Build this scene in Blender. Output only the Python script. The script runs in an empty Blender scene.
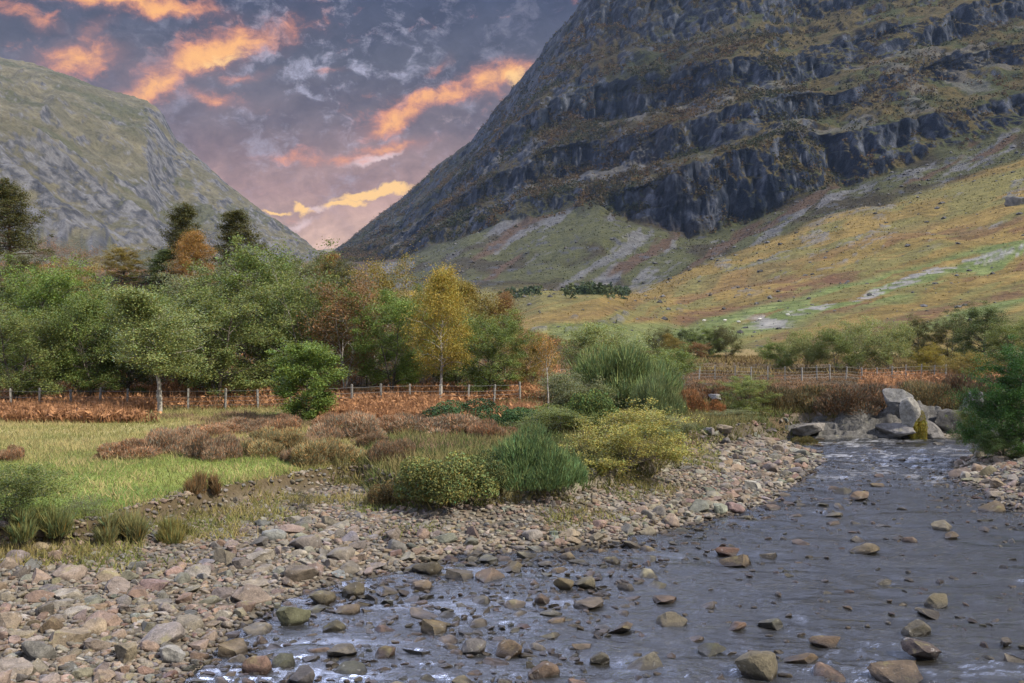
import bpy, math, random
import numpy as np
from mathutils import Vector

S = bpy.context.scene
COL = S.collection

# ------------------------------------------------------------------ camera
CAMZ = 5.5
F = 995.0          # focal length in pixels of the 1024 wide frame
HY = 322.0         # row of the horizon
cd = bpy.data.cameras.new('camera')
cam = bpy.data.objects.new('camera', cd)
COL.objects.link(cam)
cam.location = (0, 0, CAMZ)
cam.rotation_euler = (math.radians(90), 0, 0)
cd.sensor_width = 36.0
cd.lens = 36.0 * F / 1024.0
cd.shift_y = -(341.5 - HY) / 1024.0
cd.clip_start = 0.1
cd.clip_end = 30000
S.camera = cam

# ------------------------------------------------------------------ light
SUN_AZ = math.radians(118)      # clockwise from +Y (view direction): from the right, a little behind
SUN_EL = math.radians(44)
SUN_STRENGTH = 5.0
SKY_STRENGTH = 0.075
sd = bpy.data.lights.new('sun', 'SUN')
sd.energy = SUN_STRENGTH
sd.angle = math.radians(1.5)
sd.color = (1.0, 0.93, 0.82)
sun = bpy.data.objects.new('sun', sd)
COL.objects.link(sun)
to_sun = Vector((math.sin(SUN_AZ) * math.cos(SUN_EL), math.cos(SUN_AZ) * math.cos(SUN_EL), math.sin(SUN_EL)))
sun.rotation_euler = to_sun.to_track_quat('Z', 'Y').to_euler()
sun.location = to_sun * 200

S.view_settings.view_transform = 'Standard'
S.view_settings.look = 'None'
S.view_settings.exposure = 0.65
S.view_settings.gamma = 1.0
S.view_settings.use_curve_mapping = False
S.cycles.max_bounces = 6
S.cycles.diffuse_bounces = 2
S.cycles.glossy_bounces = 3
S.cycles.transmission_bounces = 3
S.cycles.transparent_max_bounces = 6
S.cycles.volume_bounces = 0
S.cycles.use_denoising = True
S.cycles.sample_clamp_direct = 6.0


# ---------- node helpers
class NT:
    def __init__(s, tree):
        s.t = tree
        s.n = tree.nodes
        s.n.clear()

    def node(s, typ, **kw):
        nd = s.n.new(typ)
        for k, v in kw.items():
            setattr(nd, k, v)
        return nd

    def lk(s, a, b):
        s.t.links.new(a, b)

    def put(s, sock, v):
        if isinstance(v, (int, float)):
            sock.default_value = v
        elif isinstance(v, (tuple, list)):
            if len(v) == 3 and len(sock.default_value) == 4:
                v = (*v, 1)
            sock.default_value = v
        else:
            s.lk(v, sock)

    def math(s, op, a, b=0.0, c=None, clamp=False):
        nd = s.node('ShaderNodeMath', operation=op, use_clamp=clamp)
        s.put(nd.inputs[0], a)
        s.put(nd.inputs[1], b)
        if c is not None:
            s.put(nd.inputs[2], c)
        return nd.outputs[0]

    def vmath(s, op, a, b=(0, 0, 0)):
        nd = s.node('ShaderNodeVectorMath', operation=op)
        s.put(nd.inputs[0], a)
        s.put(nd.inputs[1], b)
        return nd.outputs['Value'] if op in ('LENGTH', 'DOT_PRODUCT') else nd.outputs[0]

    def scale(s, v, k):
        nd = s.node('ShaderNodeVectorMath', operation='MULTIPLY')
        s.put(nd.inputs[0], v)
        nd.inputs[1].default_value = k if isinstance(k, tuple) else (k, k, k)
        return nd.outputs[0]

    def noise(s, vec, scale, detail=4, rough=0.55, dist=0.0):
        nd = s.node('ShaderNodeTexNoise')
        s.put(nd.inputs['Vector'], vec)
        nd.inputs['Scale'].default_value = scale
        nd.inputs['Detail'].default_value = detail
        nd.inputs['Roughness'].default_value = rough
        nd.inputs['Distortion'].default_value = dist
        return nd.outputs['Fac']

    def mix(s, f, a, b, typ='MIX'):
        nd = s.node('ShaderNodeMix', data_type='RGBA', blend_type=typ)
        s.put(nd.inputs[0], f)
        s.put(nd.inputs[6], a)
        s.put(nd.inputs[7], b)
        return nd.outputs[2]

    def step(s, v, a, b, lo=0.0, hi=1.0):
        nd = s.node('ShaderNodeMapRange', interpolation_type='SMOOTHSTEP')
        s.put(nd.inputs[0], v)
        nd.inputs[1].default_value = a
        nd.inputs[2].default_value = b
        nd.inputs[3].default_value = lo
        nd.inputs[4].default_value = hi
        return nd.outputs[0]

    def attr(s, name):
        return s.node('ShaderNodeAttribute', attribute_name=name)


def srgb(r, g, b):
    f = lambda c: (c / 255 / 12.92) if c / 255 <= 0.04045 else ((c / 255 + 0.055) / 1.055) ** 2.4
    return (f(r), f(g), f(b))


# ---------- world: Nishita sky behind a deck of evening cloud
W = bpy.data.worlds.new('World')
S.world = W
W.use_nodes = True
nt = NT(W.node_tree)
out = nt.node('ShaderNodeOutputWorld')
sky = nt.node('ShaderNodeTexSky', sky_type='NISHITA')
sky.sun_disc = False
sky.sun_elevation = SUN_EL
sky.sun_rotation = SUN_AZ
bg1 = nt.node('ShaderNodeBackground')
nt.lk(sky.outputs[0], bg1.inputs[0])
bg1.inputs[1].default_value = SKY_STRENGTH
tc = nt.node('ShaderNodeTexCoord')
sep = nt.node('ShaderNodeSeparateXYZ')
nt.lk(tc.outputs['Generated'], sep.inputs[0])
dx, dy, dz = sep.outputs
az = nt.math('ARCTAN2', dx, dy)
el = nt.math('ARCSINE', dz)
comb = nt.node('ShaderNodeCombineXYZ')
nt.lk(az, comb.inputs[0])
nt.lk(el, comb.inputs[1])
P = comb.outputs[0]


def ang(x, y):
    a = math.atan((x - 512) / F)
    return a, math.atan((HY - y) / F * math.cos(a))


# warped coordinates for ragged cloud edges
nw = nt.node('ShaderNodeTexNoise')
nw.inputs['Scale'].default_value = 16
nw.inputs['Detail'].default_value = 7
nw.inputs['Roughness'].default_value = 0.62
nt.lk(P, nw.inputs['Vector'])
warp = nt.scale(nt.vmath('SUBTRACT', nw.outputs['Color'], (0.5, 0.5, 0.5)), (0.06, 0.05, 0.0))
Pw = nt.vmath('ADD', P, warp)
# streaky coordinates rising to the right
mp = nt.node('ShaderNodeMapping', vector_type='TEXTURE')
mp.inputs['Rotation'].default_value = (0, 0, math.radians(16))
mp.inputs['Scale'].default_value = (2.2, 0.85, 1)
nt.lk(Pw, mp.inputs['Vector'])
PS = mp.outputs[0]
n_big = nt.noise(PS, 13, 6, 0.58)
n_fine = nt.noise(PS, 34, 8, 0.66, 0.4)
n_puff = nt.noise(Pw, 26, 7, 0.64, 0.3)
n_mid = nt.noise(nt.scale(P, (0.75, 1.15, 1)), 62, 7, 0.68, 0.5)

# cloud deck body by elevation
cr = nt.node('ShaderNodeValToRGB')
nt.lk(nt.math('MULTIPLY', el, 1.0 / 0.42), cr.inputs[0])
els = [(0.0, srgb(246, 214, 192)), (0.17, srgb(226, 190, 170)), (0.30, srgb(184, 150, 142)), (0.45, srgb(121, 107, 112)),
       (0.60, srgb(86, 86, 99)), (0.755, srgb(64, 72, 97)), (0.84, (2.1, 2.3, 3.1))]  # last stop, above the view, raised to brighten the river's reflection
while len(cr.color_ramp.elements) < len(els):
    cr.color_ramp.elements.new(0.5)
for e, (p, c) in zip(cr.color_ramp.elements, els):
    e.position = p
    e.color = (*c, 1)
body = cr.outputs[0]
dark = nt.step(nt.math('ADD', nt.math('MULTIPLY', n_big, 0.7), nt.math('MULTIPLY', n_puff, 0.3)), 0.41, 0.60)
body = nt.mix(nt.math('MULTIPLY', dark, 0.8), body, nt.mix(1.0, body, (0.56, 0.57, 0.64), 'MULTIPLY'))
mott = nt.math('ADD', 1.0, nt.math('MULTIPLY', nt.math('SUBTRACT', n_mid, 0.5), 0.75))
mc = nt.node('ShaderNodeCombineXYZ')
for i_, k_ in enumerate((1.02, 0.985, 0.95)):
    nt.lk(nt.math('MULTIPLY', mott, k_), mc.inputs[i_])
body = nt.mix(1.0, body, mc.outputs[0], 'MULTIPLY')
# pale puffs where the deck thins
pale = nt.math('MULTIPLY', nt.step(nt.math('ADD', nt.math('MULTIPLY', n_puff, 0.6), nt.math('MULTIPLY', n_mid, 0.4)), 0.49, 0.66), nt.step(el, 0.07, 0.16))
for_pale = nt.node('ShaderNodeMapping', vector_type='TEXTURE')
a0, e0 = ang(335, 60)
for_pale.inputs['Location'].default_value = (a0, e0, 0)
for_pale.inputs['Scale'].default_value = (0.13, 0.12, 1)
nt.lk(P, for_pale.inputs['Vector'])
gl = nt.vmath('LENGTH', for_pale.outputs[0])
pg = nt.math('EXPONENT', nt.math('MULTIPLY', nt.math('MULTIPLY', gl, gl), -1.0))
pale = nt.math('MULTIPLY', pale, nt.math('ADD', nt.math('MULTIPLY', pg, 0.75), 0.12))
body = nt.mix(pale, body, srgb(186, 184, 204))


def blob(x, y, L, Wd, rot, amp):
    a, e = ang(x, y)
    m = nt.node('ShaderNodeMapping', vector_type='TEXTURE')
    m.inputs['Location'].default_value = (a, e, 0)
    m.inputs['Rotation'].default_value = (0, 0, math.radians(rot))
    m.inputs['Scale'].default_value = (L / F, Wd / F, 1)
    nt.lk(Pw, m.inputs['Vector'])
    l = nt.vmath('LENGTH', m.outputs[0])
    g = nt.math('EXPONENT', nt.math('MULTIPLY', nt.math('MULTIPLY', l, l), -1.0))
    return nt.math('MULTIPLY', g, amp)


def maxall(lst):
    r = lst[0]
    for q in lst[1:]:
        r = nt.math('MAXIMUM', r, q)
    return r


edge = nt.math('SUBTRACT', nt.math('ADD', nt.math('ADD', nt.math('MULTIPLY', n_fine, 0.35), nt.math('MULTIPLY', n_big, 0.3)), nt.math('MULTIPLY', n_mid, 0.35)), 0.5)
warm = maxall([blob(*b) for b in [
    (212, 50, 74, 15, 18, 1.1), (150, 82, 46, 14, 30, 1.0), (80, 58, 46, 16, 14, .85), (95, 38, 24, 10, 40, .65),
    (118, 1, 100, 9, -2, .95), (25, 14, 42, 9, -16, .6), (500, 80, 42, 14, 12, 1.0), (440, 94, 50, 11, 18, .8), (395, 116, 48, 11, 22, .85),
    (395, 144, 42, 9, 8, .85), (320, 156, 60, 7, 4, .62), (210, 92, 48, 9, -8, .62), (245, 70, 30, 6, 8, .55), (440, 62, 14, 8, 40, .4),
    (330, 70, 18, 4, 0, .45)]])
wm = nt.step(nt.math('ADD', warm, nt.math('MULTIPLY', edge, 4.2)), 0.20, 1.05)
gold = maxall([blob(*b) for b in [(376, 191, 40, 6.5, 12, 1.0), (350, 203, 26, 5, 8, .95), (299, 205, 12, 5, -20, .8), (272, 212, 16, 2.6, 4, .8), (520, 84, 18, 14, 40, .6), (225, 55, 38, 9, 16, .6)]])
gm = nt.step(nt.math('ADD', gold, nt.math('MULTIPLY', edge, 2.6)), 0.28, 0.72)
rim = maxall([blob(*b) for b in [(378, 154, 40, 5, 12, .9), (450, 117, 22, 6, 20, .5), (300, 221, 24, 5, 18, .6), (320, 207, 22, 4, -4, .6)]])
rm = nt.step(nt.math('ADD', rim, nt.math('MULTIPLY', edge, 2.2)), 0.25, 0.9)
wcol = nt.mix(nt.step(nt.math('ADD', warm, nt.math('MULTIPLY', edge, 2.0)), 0.35, 1.15), srgb(226, 140, 104), srgb(255, 186, 104))
ccol = nt.mix(nt.math('MULTIPLY', rm, 0.85), body, srgb(232, 206, 206))
halo = nt.step(nt.math('ADD', warm, nt.math('MULTIPLY', edge, 0.8)), 0.0, 0.9)
ccol = nt.mix(nt.math('MULTIPLY', halo, 0.38), ccol, srgb(206, 142, 124))
ccol = nt.mix(nt.math('MULTIPLY', wm, 0.95), ccol, wcol)
ccol = nt.mix(nt.math('MULTIPLY', gm, 0.95), ccol, srgb(255, 205, 128))
# above the view, deck brightened left and dimmed right to shape water reflections
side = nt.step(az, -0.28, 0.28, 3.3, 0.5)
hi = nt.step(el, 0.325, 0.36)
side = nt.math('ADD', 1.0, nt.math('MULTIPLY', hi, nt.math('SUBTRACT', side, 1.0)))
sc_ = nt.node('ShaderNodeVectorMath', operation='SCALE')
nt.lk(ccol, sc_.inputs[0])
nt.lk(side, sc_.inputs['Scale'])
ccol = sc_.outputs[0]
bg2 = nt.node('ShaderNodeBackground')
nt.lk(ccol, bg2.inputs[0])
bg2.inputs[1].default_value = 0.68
# the deck covers the low sky ahead; overhead and behind it breaks up into open sky
ahead = nt.step(dy, -0.2, 0.35)
cov = nt.math('MULTIPLY', nt.step(el, 0.40, 0.85, 1.0, 0.25), nt.math('ADD', nt.math('MULTIPLY', ahead, 0.75), 0.25))
cov = nt.math('MULTIPLY', cov, nt.step(dz, -0.08, -0.01))
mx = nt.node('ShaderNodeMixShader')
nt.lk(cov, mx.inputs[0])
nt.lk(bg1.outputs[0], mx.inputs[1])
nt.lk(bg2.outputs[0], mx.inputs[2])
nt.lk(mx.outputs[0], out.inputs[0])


# ------------------------------------------------------------------ numeric helpers
def _h(ix, iy, iz, seed):
    with np.errstate(over='ignore'):
        h = (ix.astype(np.uint32) * np.uint32(374761393) + iy.astype(np.uint32) * np.uint32(668265263)
             + iz.astype(np.uint32) * np.uint32(2147483647) + np.uint32(seed * 144665 + 12345))
        h = (h ^ (h >> np.uint32(13))) * np.uint32(1274126177)
        h = (h ^ (h >> np.uint32(16))) * np.uint32(2246822519)
        h = h ^ (h >> np.uint32(15))
    return h.astype(np.float64) / 4294967295.0


def vn(x, y, z=None, seed=0):
    x = np.asarray(x, float)
    y = np.asarray(y, float)
    z = np.zeros_like(x) if z is None else np.asarray(z, float)
    x, y, z = np.broadcast_arrays(x, y, z)
    fx, fy, fz = np.floor(x), np.floor(y), np.floor(z)
    ix, iy, iz = fx.astype(np.int64), fy.astype(np.int64), fz.astype(np.int64)
    u, v, w = x - fx, y - fy, z - fz
    u, v, w = u * u * (3 - 2 * u), v * v * (3 - 2 * v), w * w * (3 - 2 * w)
    r = 0
    for a in (0, 1):
        for b in (0, 1):
            for c in (0, 1):
                wt = (u if a else 1 - u) * (v if b else 1 - v) * (w if c else 1 - w)
                r = r + wt * _h(ix + a, iy + b, iz + c, seed)
    return r


def fbm(x, y, z=None, o=4, seed=0, g=0.5):
    t, a, n = 0, 1.0, 0
    x = np.asarray(x, float)
    y = np.asarray(y, float)
    for i in range(o):
        t = t + a * vn(x * 2 ** i + 17.3 * i, y * 2 ** i - 9.1 * i, None if z is None else np.asarray(z) * 2 ** i, seed + i)
        n += a
        a *= g
    return t / n


def ridge(x, y, z=None, o=4, seed=0, g=0.5):
    t, a, n = 0, 1.0, 0
    for i in range(o):
        t = t + a * (1 - np.abs(2 * vn(np.asarray(x) * 2 ** i + 5.7 * i, np.asarray(y) * 2 ** i, None if z is None else np.asarray(z) * 2 ** i, seed + i) - 1))
        n += a
        a *= g
    return t / n


def ss(a, b, x):
    t = np.clip((np.asarray(x, float) - a) / (b - a), 0, 1)
    return t * t * (3 - 2 * t)


def lerp(a, b, t):
    t = np.asarray(t)[..., None]
    return np.asarray(a) * (1 - t) + np.asarray(b) * t


def sdist(poly, X, Y):
    """signed distance to a closed polygon, negative inside"""
    X = np.asarray(X, float)
    Y = np.asarray(Y, float)
    d = np.full(X.shape, 1e9)
    ins = np.zeros(X.shape, bool)
    n = len(poly)
    for i in range(n):
        x0, y0 = poly[i]
        x1, y1 = poly[(i + 1) % n]
        ex, ey = x1 - x0, y1 - y0
        t = np.clip(((X - x0) * ex + (Y - y0) * ey) / (ex * ex + ey * ey), 0, 1)
        d = np.minimum(d, np.hypot(X - x0 - t * ex, Y - y0 - t * ey))
        c = ((y0 > Y) != (y1 > Y))
        xi = x0 + (Y - y0) / (ey if ey else 1e-9) * ex
        ins ^= c & (X < xi)
    return np.where(ins, -d, d)


def pdist(line, X, Y):
    """distance to a polyline and the value (3rd coordinate) at the foot point"""
    d = np.full(np.shape(X), 1e9)
    val = np.zeros(np.shape(X))
    for (x0, y0, a0), (x1, y1, a1) in zip(line[:-1], line[1:]):
        ex, ey = x1 - x0, y1 - y0
        t = np.clip(((X - x0) * ex + (Y - y0) * ey) / (ex * ex + ey * ey), 0, 1)
        q = np.hypot(X - x0 - t * ex, Y - y0 - t * ey)
        m = q < d
        d = np.where(m, q, d)
        val = np.where(m, a0 + t * (a1 - a0), val)
    return d, val


# ------------------------------------------------------------------ mesh helpers
def mesh(name, V, faces, mats, col=None, smooth=False, mi=None):
    """faces: list of (M,k) int arrays"""
    V = np.asarray(V, np.float32)
    me = bpy.data.meshes.new(name)
    faces = [np.asarray(f, np.int32) for f in faces if len(f)]
    me.vertices.add(len(V))
    me.vertices.foreach_set('co', V.ravel())
    li = np.concatenate([f.ravel() for f in faces])
    tot = np.concatenate([np.full(len(f), f.shape[1], np.int32) for f in faces])
    st = np.concatenate([[0], np.cumsum(tot)[:-1]]).astype(np.int32)
    me.loops.add(len(li))
    me.loops.foreach_set('vertex_index', li)
    me.polygons.add(len(tot))
    me.polygons.foreach_set('loop_start', st)
    me.polygons.foreach_set('use_smooth', np.full(len(tot), smooth, bool))
    for m in (mats if isinstance(mats, (list, tuple)) else [mats]):
        me.materials.append(m)
    if mi is not None:
        me.polygons.foreach_set('material_index', np.asarray(mi, np.int32))
    if col is not None:
        at = me.color_attributes.new('tint', 'FLOAT_COLOR', 'POINT')
        c = np.ones((len(V), 4), np.float32)
        c[:, :3] = col
        at.data.foreach_set('color', c.ravel())
    me.update(calc_edges=True)
    return me


def obj(name, me, parent=None, loc=None, **props):
    o = bpy.data.objects.new(name, me)
    COL.objects.link(o)
    if parent is not None:
        o.parent = parent
    if loc is not None:
        o.location = loc
    for k, v in props.items():
        o[k] = v
    return o


def grid_faces(nr, nc):
    i = np.arange(nr * nc).reshape(nr, nc)
    return np.stack([i[:-1, :-1], i[:-1, 1:], i[1:, 1:], i[1:, :-1]], -1).reshape(-1, 4)


def tube(pts, rad, n=6):
    pts = np.asarray(pts, float)
    k = len(pts)
    tan = np.gradient(pts, axis=0)
    tan /= np.linalg.norm(tan, axis=1, keepdims=True) + 1e-9
    ref = np.array([1.0, 0.13, 0.07]) if abs(tan[0][0]) < 0.8 else np.array([0.1, 1.0, 0.1])
    a = np.cross(tan, ref)
    a /= np.linalg.norm(a, axis=1, keepdims=True) + 1e-9
    b = np.cross(tan, a)
    th = np.arange(n) * 2 * math.pi / n
    V = pts[:, None] + np.asarray(rad)[:, None, None] * (a[:, None] * np.cos(th)[None, :, None] + b[:, None] * np.sin(th)[None, :, None])
    V = V.reshape(-1, 3)
    i = np.arange(k * n).reshape(k, n)
    j = np.roll(i, -1, axis=1)
    f = np.stack([i[:-1], j[:-1], j[1:], i[1:]], -1).reshape(-1, 4)
    return V, f


class MB:
    def __init__(s):
        s.v, s.f, s.c, s.n = [], [], [], 0

    def add(s, V, f, c=None):
        s.v.append(np.asarray(V, float))
        s.f.append(np.asarray(f) + s.n)
        if c is not None:
            s.c.append(np.broadcast_to(np.asarray(c, float), (len(V), 3)))
        s.n += len(V)

    def build(s, name, mat, smooth=False):
        by = {}
        for f in s.f:
            by.setdefault(f.shape[1], []).append(f)
        return mesh(name, np.concatenate(s.v), [np.concatenate(q) for q in by.values()], mat,
                    np.concatenate(s.c) if s.c else None, smooth)


# ------------------------------------------------------------------ materials
def new_mat(name):
    m = bpy.data.materials.new(name)
    m.use_nodes = True
    n = NT(m.node_tree)
    o = n.node('ShaderNodeOutputMaterial')
    return m, n, o


def bsdf(n, col, rough=0.9, spec=0.25, normal=None):
    b = n.node('ShaderNodeBsdfPrincipled')
    n.put(b.inputs['Base Color'], col)
    n.put(b.inputs['Roughness'], rough)
    n.put(b.inputs['Specular IOR Level'], spec)
    if normal is not None:
        n.lk(normal, b.inputs['Normal'])
    return b


def bump(n, h, dist, strength=1.0):
    b = n.node('ShaderNodeBump')
    n.put(b.inputs['Height'], h)
    b.inputs['Distance'].default_value = dist
    b.inputs['Strength'].default_value = strength
    return b.outputs[0]


def mat_terrain(name, scales, amp, bdist, bstr=1.0, stretch=(1, 1, 1)):
    m, n, o = new_mat(name)
    geo = n.node('ShaderNodeNewGeometry')
    p = n.scale(geo.outputs['Position'], stretch)
    h1 = n.noise(p, scales[0], 8, 0.65)
    h2 = n.noise(p, scales[1], 5, 0.6)
    c = n.attr('tint').outputs['Color']
    k = n.math('ADD', n.math('MULTIPLY', n.math('SUBTRACT', h1, 0.5), amp), n.math('MULTIPLY', n.math('SUBTRACT', h2, 0.5), amp * 0.8))
    kk = n.math('MAXIMUM', n.math('ADD', 1.0, k), 0.15)
    cc = n.node('ShaderNodeCombineXYZ')
    for i in range(3):
        n.lk(kk, cc.inputs[i])
    c = n.mix(1.0, c, cc.outputs[0], 'MULTIPLY')
    b = bsdf(n, c, 0.95, 0.1, bump(n, n.math('ADD', h1, n.math('MULTIPLY', h2, 0.5)), bdist, bstr))
    n.lk(b.outputs[0], o.inputs[0])
    return m


def mat_leaf(name, trans=0.3, var=True, rough=0.6):
    m, n, o = new_mat(name)
    t = n.attr('tint').outputs['Color']
    oi = n.node('ShaderNodeObjectInfo')
    c = n.mix(1.0, oi.outputs['Color'], t, 'MULTIPLY')
    b = bsdf(n, c, rough, 0.2)
    tr = n.node('ShaderNodeBsdfTranslucent')
    n.lk(n.mix(1.0, c, (1.25, 1.15, 0.6), 'MULTIPLY'), tr.inputs[0])
    mx = n.node('ShaderNodeMixShader')
    mx.inputs[0].default_value = trans
    n.lk(b.outputs[0], mx.inputs[1])
    n.lk(tr.outputs[0], mx.inputs[2])
    n.lk(mx.outputs[0], o.inputs[0])
    return m


def mat_tint(name, trans=0.25):
    """blades and fronds: colour from the mesh alone"""
    m, n, o = new_mat(name)
    c = n.attr('tint').outputs['Color']
    b = bsdf(n, c, 0.75, 0.12)
    tr = n.node('ShaderNodeBsdfTranslucent')
    n.lk(c, tr.inputs[0])
    mx = n.node('ShaderNodeMixShader')
    mx.inputs[0].default_value = trans
    n.lk(b.outputs[0], mx.inputs[1])
    n.lk(tr.outputs[0], mx.inputs[2])
    n.lk(mx.outputs[0], o.inputs[0])
    return m


def mat_bark(name, col, spots, sc=7.0):
    m, n, o = new_mat(name)
    t = n.node('ShaderNodeTexCoord').outputs['Object']
    f = n.step(n.noise(n.scale(t, (1, 1, 0.45)), sc, 5, 0.7), 0.46, 0.62)
    c = n.mix(f, col, spots)
    b = bsdf(n, c, 0.9, 0.15, bump(n, n.noise(t, sc * 4, 4), 0.02))
    n.lk(b.outputs[0], o.inputs[0])
    return m


def mat_stone(name, mass):
    m, n, o = new_mat(name)
    geo = n.node('ShaderNodeNewGeometry')
    pw = geo.outputs['Position']
    if mass:
        c = n.attr('tint').outputs['Color']
        p = pw
    else:
        oi = n.node('ShaderNodeObjectInfo')
        c = oi.outputs['Color']
        p = n.vmath('ADD', pw, n.scale(oi.outputs['Location'], 3.7))
    s1 = n.noise(p, 5.0, 6, 0.65)
    s2 = n.noise(p, 38.0, 5, 0.7)
    k = n.math('ADD', n.math('MULTIPLY', s1, 0.9), n.math('MULTIPLY', s2, 0.9))
    kk = n.math('ADD', n.math('MULTIPLY', n.math('SUBTRACT', k, 0.9), 2.1), 0.84)
    cc = n.node('ShaderNodeCombineXYZ')
    for i in range(3):
        n.lk(kk, cc.inputs[i])
    c = n.mix(1.0, c, cc.outputs[0], 'MULTIPLY')
    # lichen and moss spots on the upper sides
    nz = n.node('ShaderNodeSeparateXYZ')
    n.lk(geo.outputs['Normal'], nz.inputs[0])
    up = n.step(nz.outputs[2], 0.25, 0.85)
    li = n.math('MULTIPLY', n.step(n.noise(p, 2.3, 6, 0.7), 0.56, 0.68), up)
    c = n.mix(n.math('MULTIPLY', li, 0.55), c, (0.19, 0.17, 0.07))
    l2 = n.step(n.noise(p, 9.0, 3, 0.6), 0.66, 0.70)
    c = n.mix(n.math('MULTIPLY', l2, 0.4), c, (0.36, 0.35, 0.32))
    # wet band just above the water
    pz = n.node('ShaderNodeSeparateXYZ')
    n.lk(pw, pz.inputs[0])
    wet = n.step(n.math('ADD', pz.outputs[2], n.math('MULTIPLY', n.math('SUBTRACT', s1, 0.5), 0.12)), 0.03, 0.13, 1.0, 0.0)
    c = n.mix(wet, c, n.mix(1.0, c, (0.30, 0.28, 0.26), 'MULTIPLY'))
    r = n.math('SUBTRACT', 0.85, n.math('MULTIPLY', wet, 0.5))
    b = bsdf(n, c, r, 0.3, bump(n, n.math('ADD', s1, n.math('MULTIPLY', s2, 0.35)), 0.05, 0.8))
    n.lk(b.outputs[0], o.inputs[0])
    return m


M_GROUND = mat_terrain('ground_soil', (3.0, 14.0), 1.0, 0.08)
M_HILL = mat_terrain('mountain_side', (0.13, 0.55), 1.9, 3.5, 1.0, (1, 1, 0.55))
M_FELL = mat_terrain('far_mountain_side', (0.10, 0.45), 1.5, 4.0, 1.0, (1, 1, 0.6))
M_LEAF = mat_leaf('leaves', 0.3)
M_SPRIG = mat_leaf('sprigs', 0.15, rough=0.8)
M_BLADE = mat_tint('blades', 0.3)
M_BARK = mat_bark('dark_bark', (0.075, 0.06, 0.047), (0.16, 0.145, 0.12))
M_BIRCH = mat_bark('birch_bark', (0.34, 0.31, 0.265), (0.13, 0.11, 0.09), 5)
M_PINE = mat_bark('pine_bark', (0.13, 0.08, 0.055), (0.06, 0.045, 0.04))
M_WOOD = mat_bark('post_wood', (0.21, 0.197, 0.172), (0.13, 0.122, 0.11), 9)
M_STONE = mat_stone('river_stone', False)
M_COBBLE = mat_stone('cobble', True)

# ------------------------------------------------------------------ the lie of the land (metres; river level is z = 0)
RIVER = [(-6.5, -30), (-5.6, 8), (-5.0, 15), (-4.9, 18), (-4.2, 20.3), (-1.3, 23.4), (2.2, 24.5), (5.8, 28.0), (7.8, 30.2), (10.1, 34.6),
         (12.4, 39.5), (12.8, 43), (11, 46.2), (14, 47.4), (18, 47), (22, 46.8), (30, 50), (40, 58), (60, 72), (66, 66), (44, 49), (32, 42),
         (23, 43.5), (19.5, 41.5), (17.2, 38.6), (15.5, 35), (14.7, 29), (16.8, 24.5), (17.2, 15), (16.5, 0), (16.5, -30)]
MEADOW = [(-90, 17), (-30, 19), (-14, 20.8), (-11, 21.5), (-9, 22.3), (-8.4, 25.6), (-6.9, 27.4), (-4.7, 31), (-3.6, 28.6), (-2.5, 26.6), (-0.3, 26.9),
          (1.6, 28.4), (4.4, 32), (7.1, 39.6), (10.2, 43), (12.0, 45.8), (13.6, 48.3), (18, 48.2), (22, 48.2), (30, 52), (40, 60.5), (60, 75),
          (90, 130), (200, 400), (-400, 400), (-200, 100)]
RIGHTBANK = [(17.3, 27.5), (18.2, 34), (20.3, 38.6), (24.5, 41.5), (32, 40.5), (45, 47), (67, 64), (160, 64), (160, -30), (19.5, -30), (19, 15)]
KNOLL = [(-110, 96, 10.0), (-58, 92, 9.6), (-36, 88, 9.2), (-18, 84, 7.0), (-7, 80, 4.4), (-1, 77, 2.2), (1, 76, 0.6)]


def ground_parts(X, Y):
    return sdist(RIVER, X, Y), np.minimum(sdist(MEADOW, X, Y), 1e9), sdist(RIGHTBANK, X, Y)


def ground_h(X, Y, parts=None):
    X = np.asarray(X, float)
    Y = np.asarray(Y, float)
    dr, dm, db = parts or ground_parts(X, Y)
    wob = (fbm(X / 1.3, Y / 1.3, o=3, seed=3) - 0.5)
    dm2 = dm + wob * 1.3
    dland = np.minimum(dm, db)
    r = np.clip(dr, 0, None) / (np.clip(dr, 0, None) + np.clip(dland, 0.05, None))
    z = 0.02 + 0.62 * r ** 0.9 + 0.08 * (fbm(X / 2.0, Y / 2.0, o=3, seed=8) - 0.5)
    z = np.where(dr < 0, -0.03 - 0.20 * ss(0, 0.9, -dr) - 0.28 * ss(0.5, 6, -dr) + 0.14 * (fbm(X / 1.7, Y / 2.4, o=3, seed=11) - 0.5), z)
    mead = 0.46 * ss(0.25, -0.12, dm2) + 0.18 * ss(-0.1, -3.5, dm2)
    roll = 0.28 * (fbm(X / 5.0, Y / 5.0, o=4, seed=21) - 0.5) * ss(0, -2, dm2)
    z = z + np.where(dm2 < 0.3, mead + roll, 0)
    far = ss(47, 53, Y) * ss(4, 14, X) * ss(0, -3, dm)
    z = z + far * (0.05 + 0.5 * (fbm(X / 4.5, Y / 4.5, o=3, seed=31) - 0.4))
    z = z + np.where(db < 0.5, 0.9 * ss(0.5, -2.5, db), 0)
    kd, ka = pdist(KNOLL, X, Y)
    front = np.where(Y < 88, 13.0, 30.0)
    z = z + ka * np.exp(-(kd / front) ** 2) * (1 + 0.22 * (fbm(X / 9, Y / 9, o=3, seed=41) - 0.5))
    z = z - 3.2 * ss(115, 420, Y)
    return z


def gz(x, y):
    return float(ground_h(np.array([x]), np.array([y]))[0])


def at(px, D):
    """ground point D metres away in the direction of a picture column"""
    x = (px - 512) / F * D
    return x, D, gz(x, D)


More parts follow.
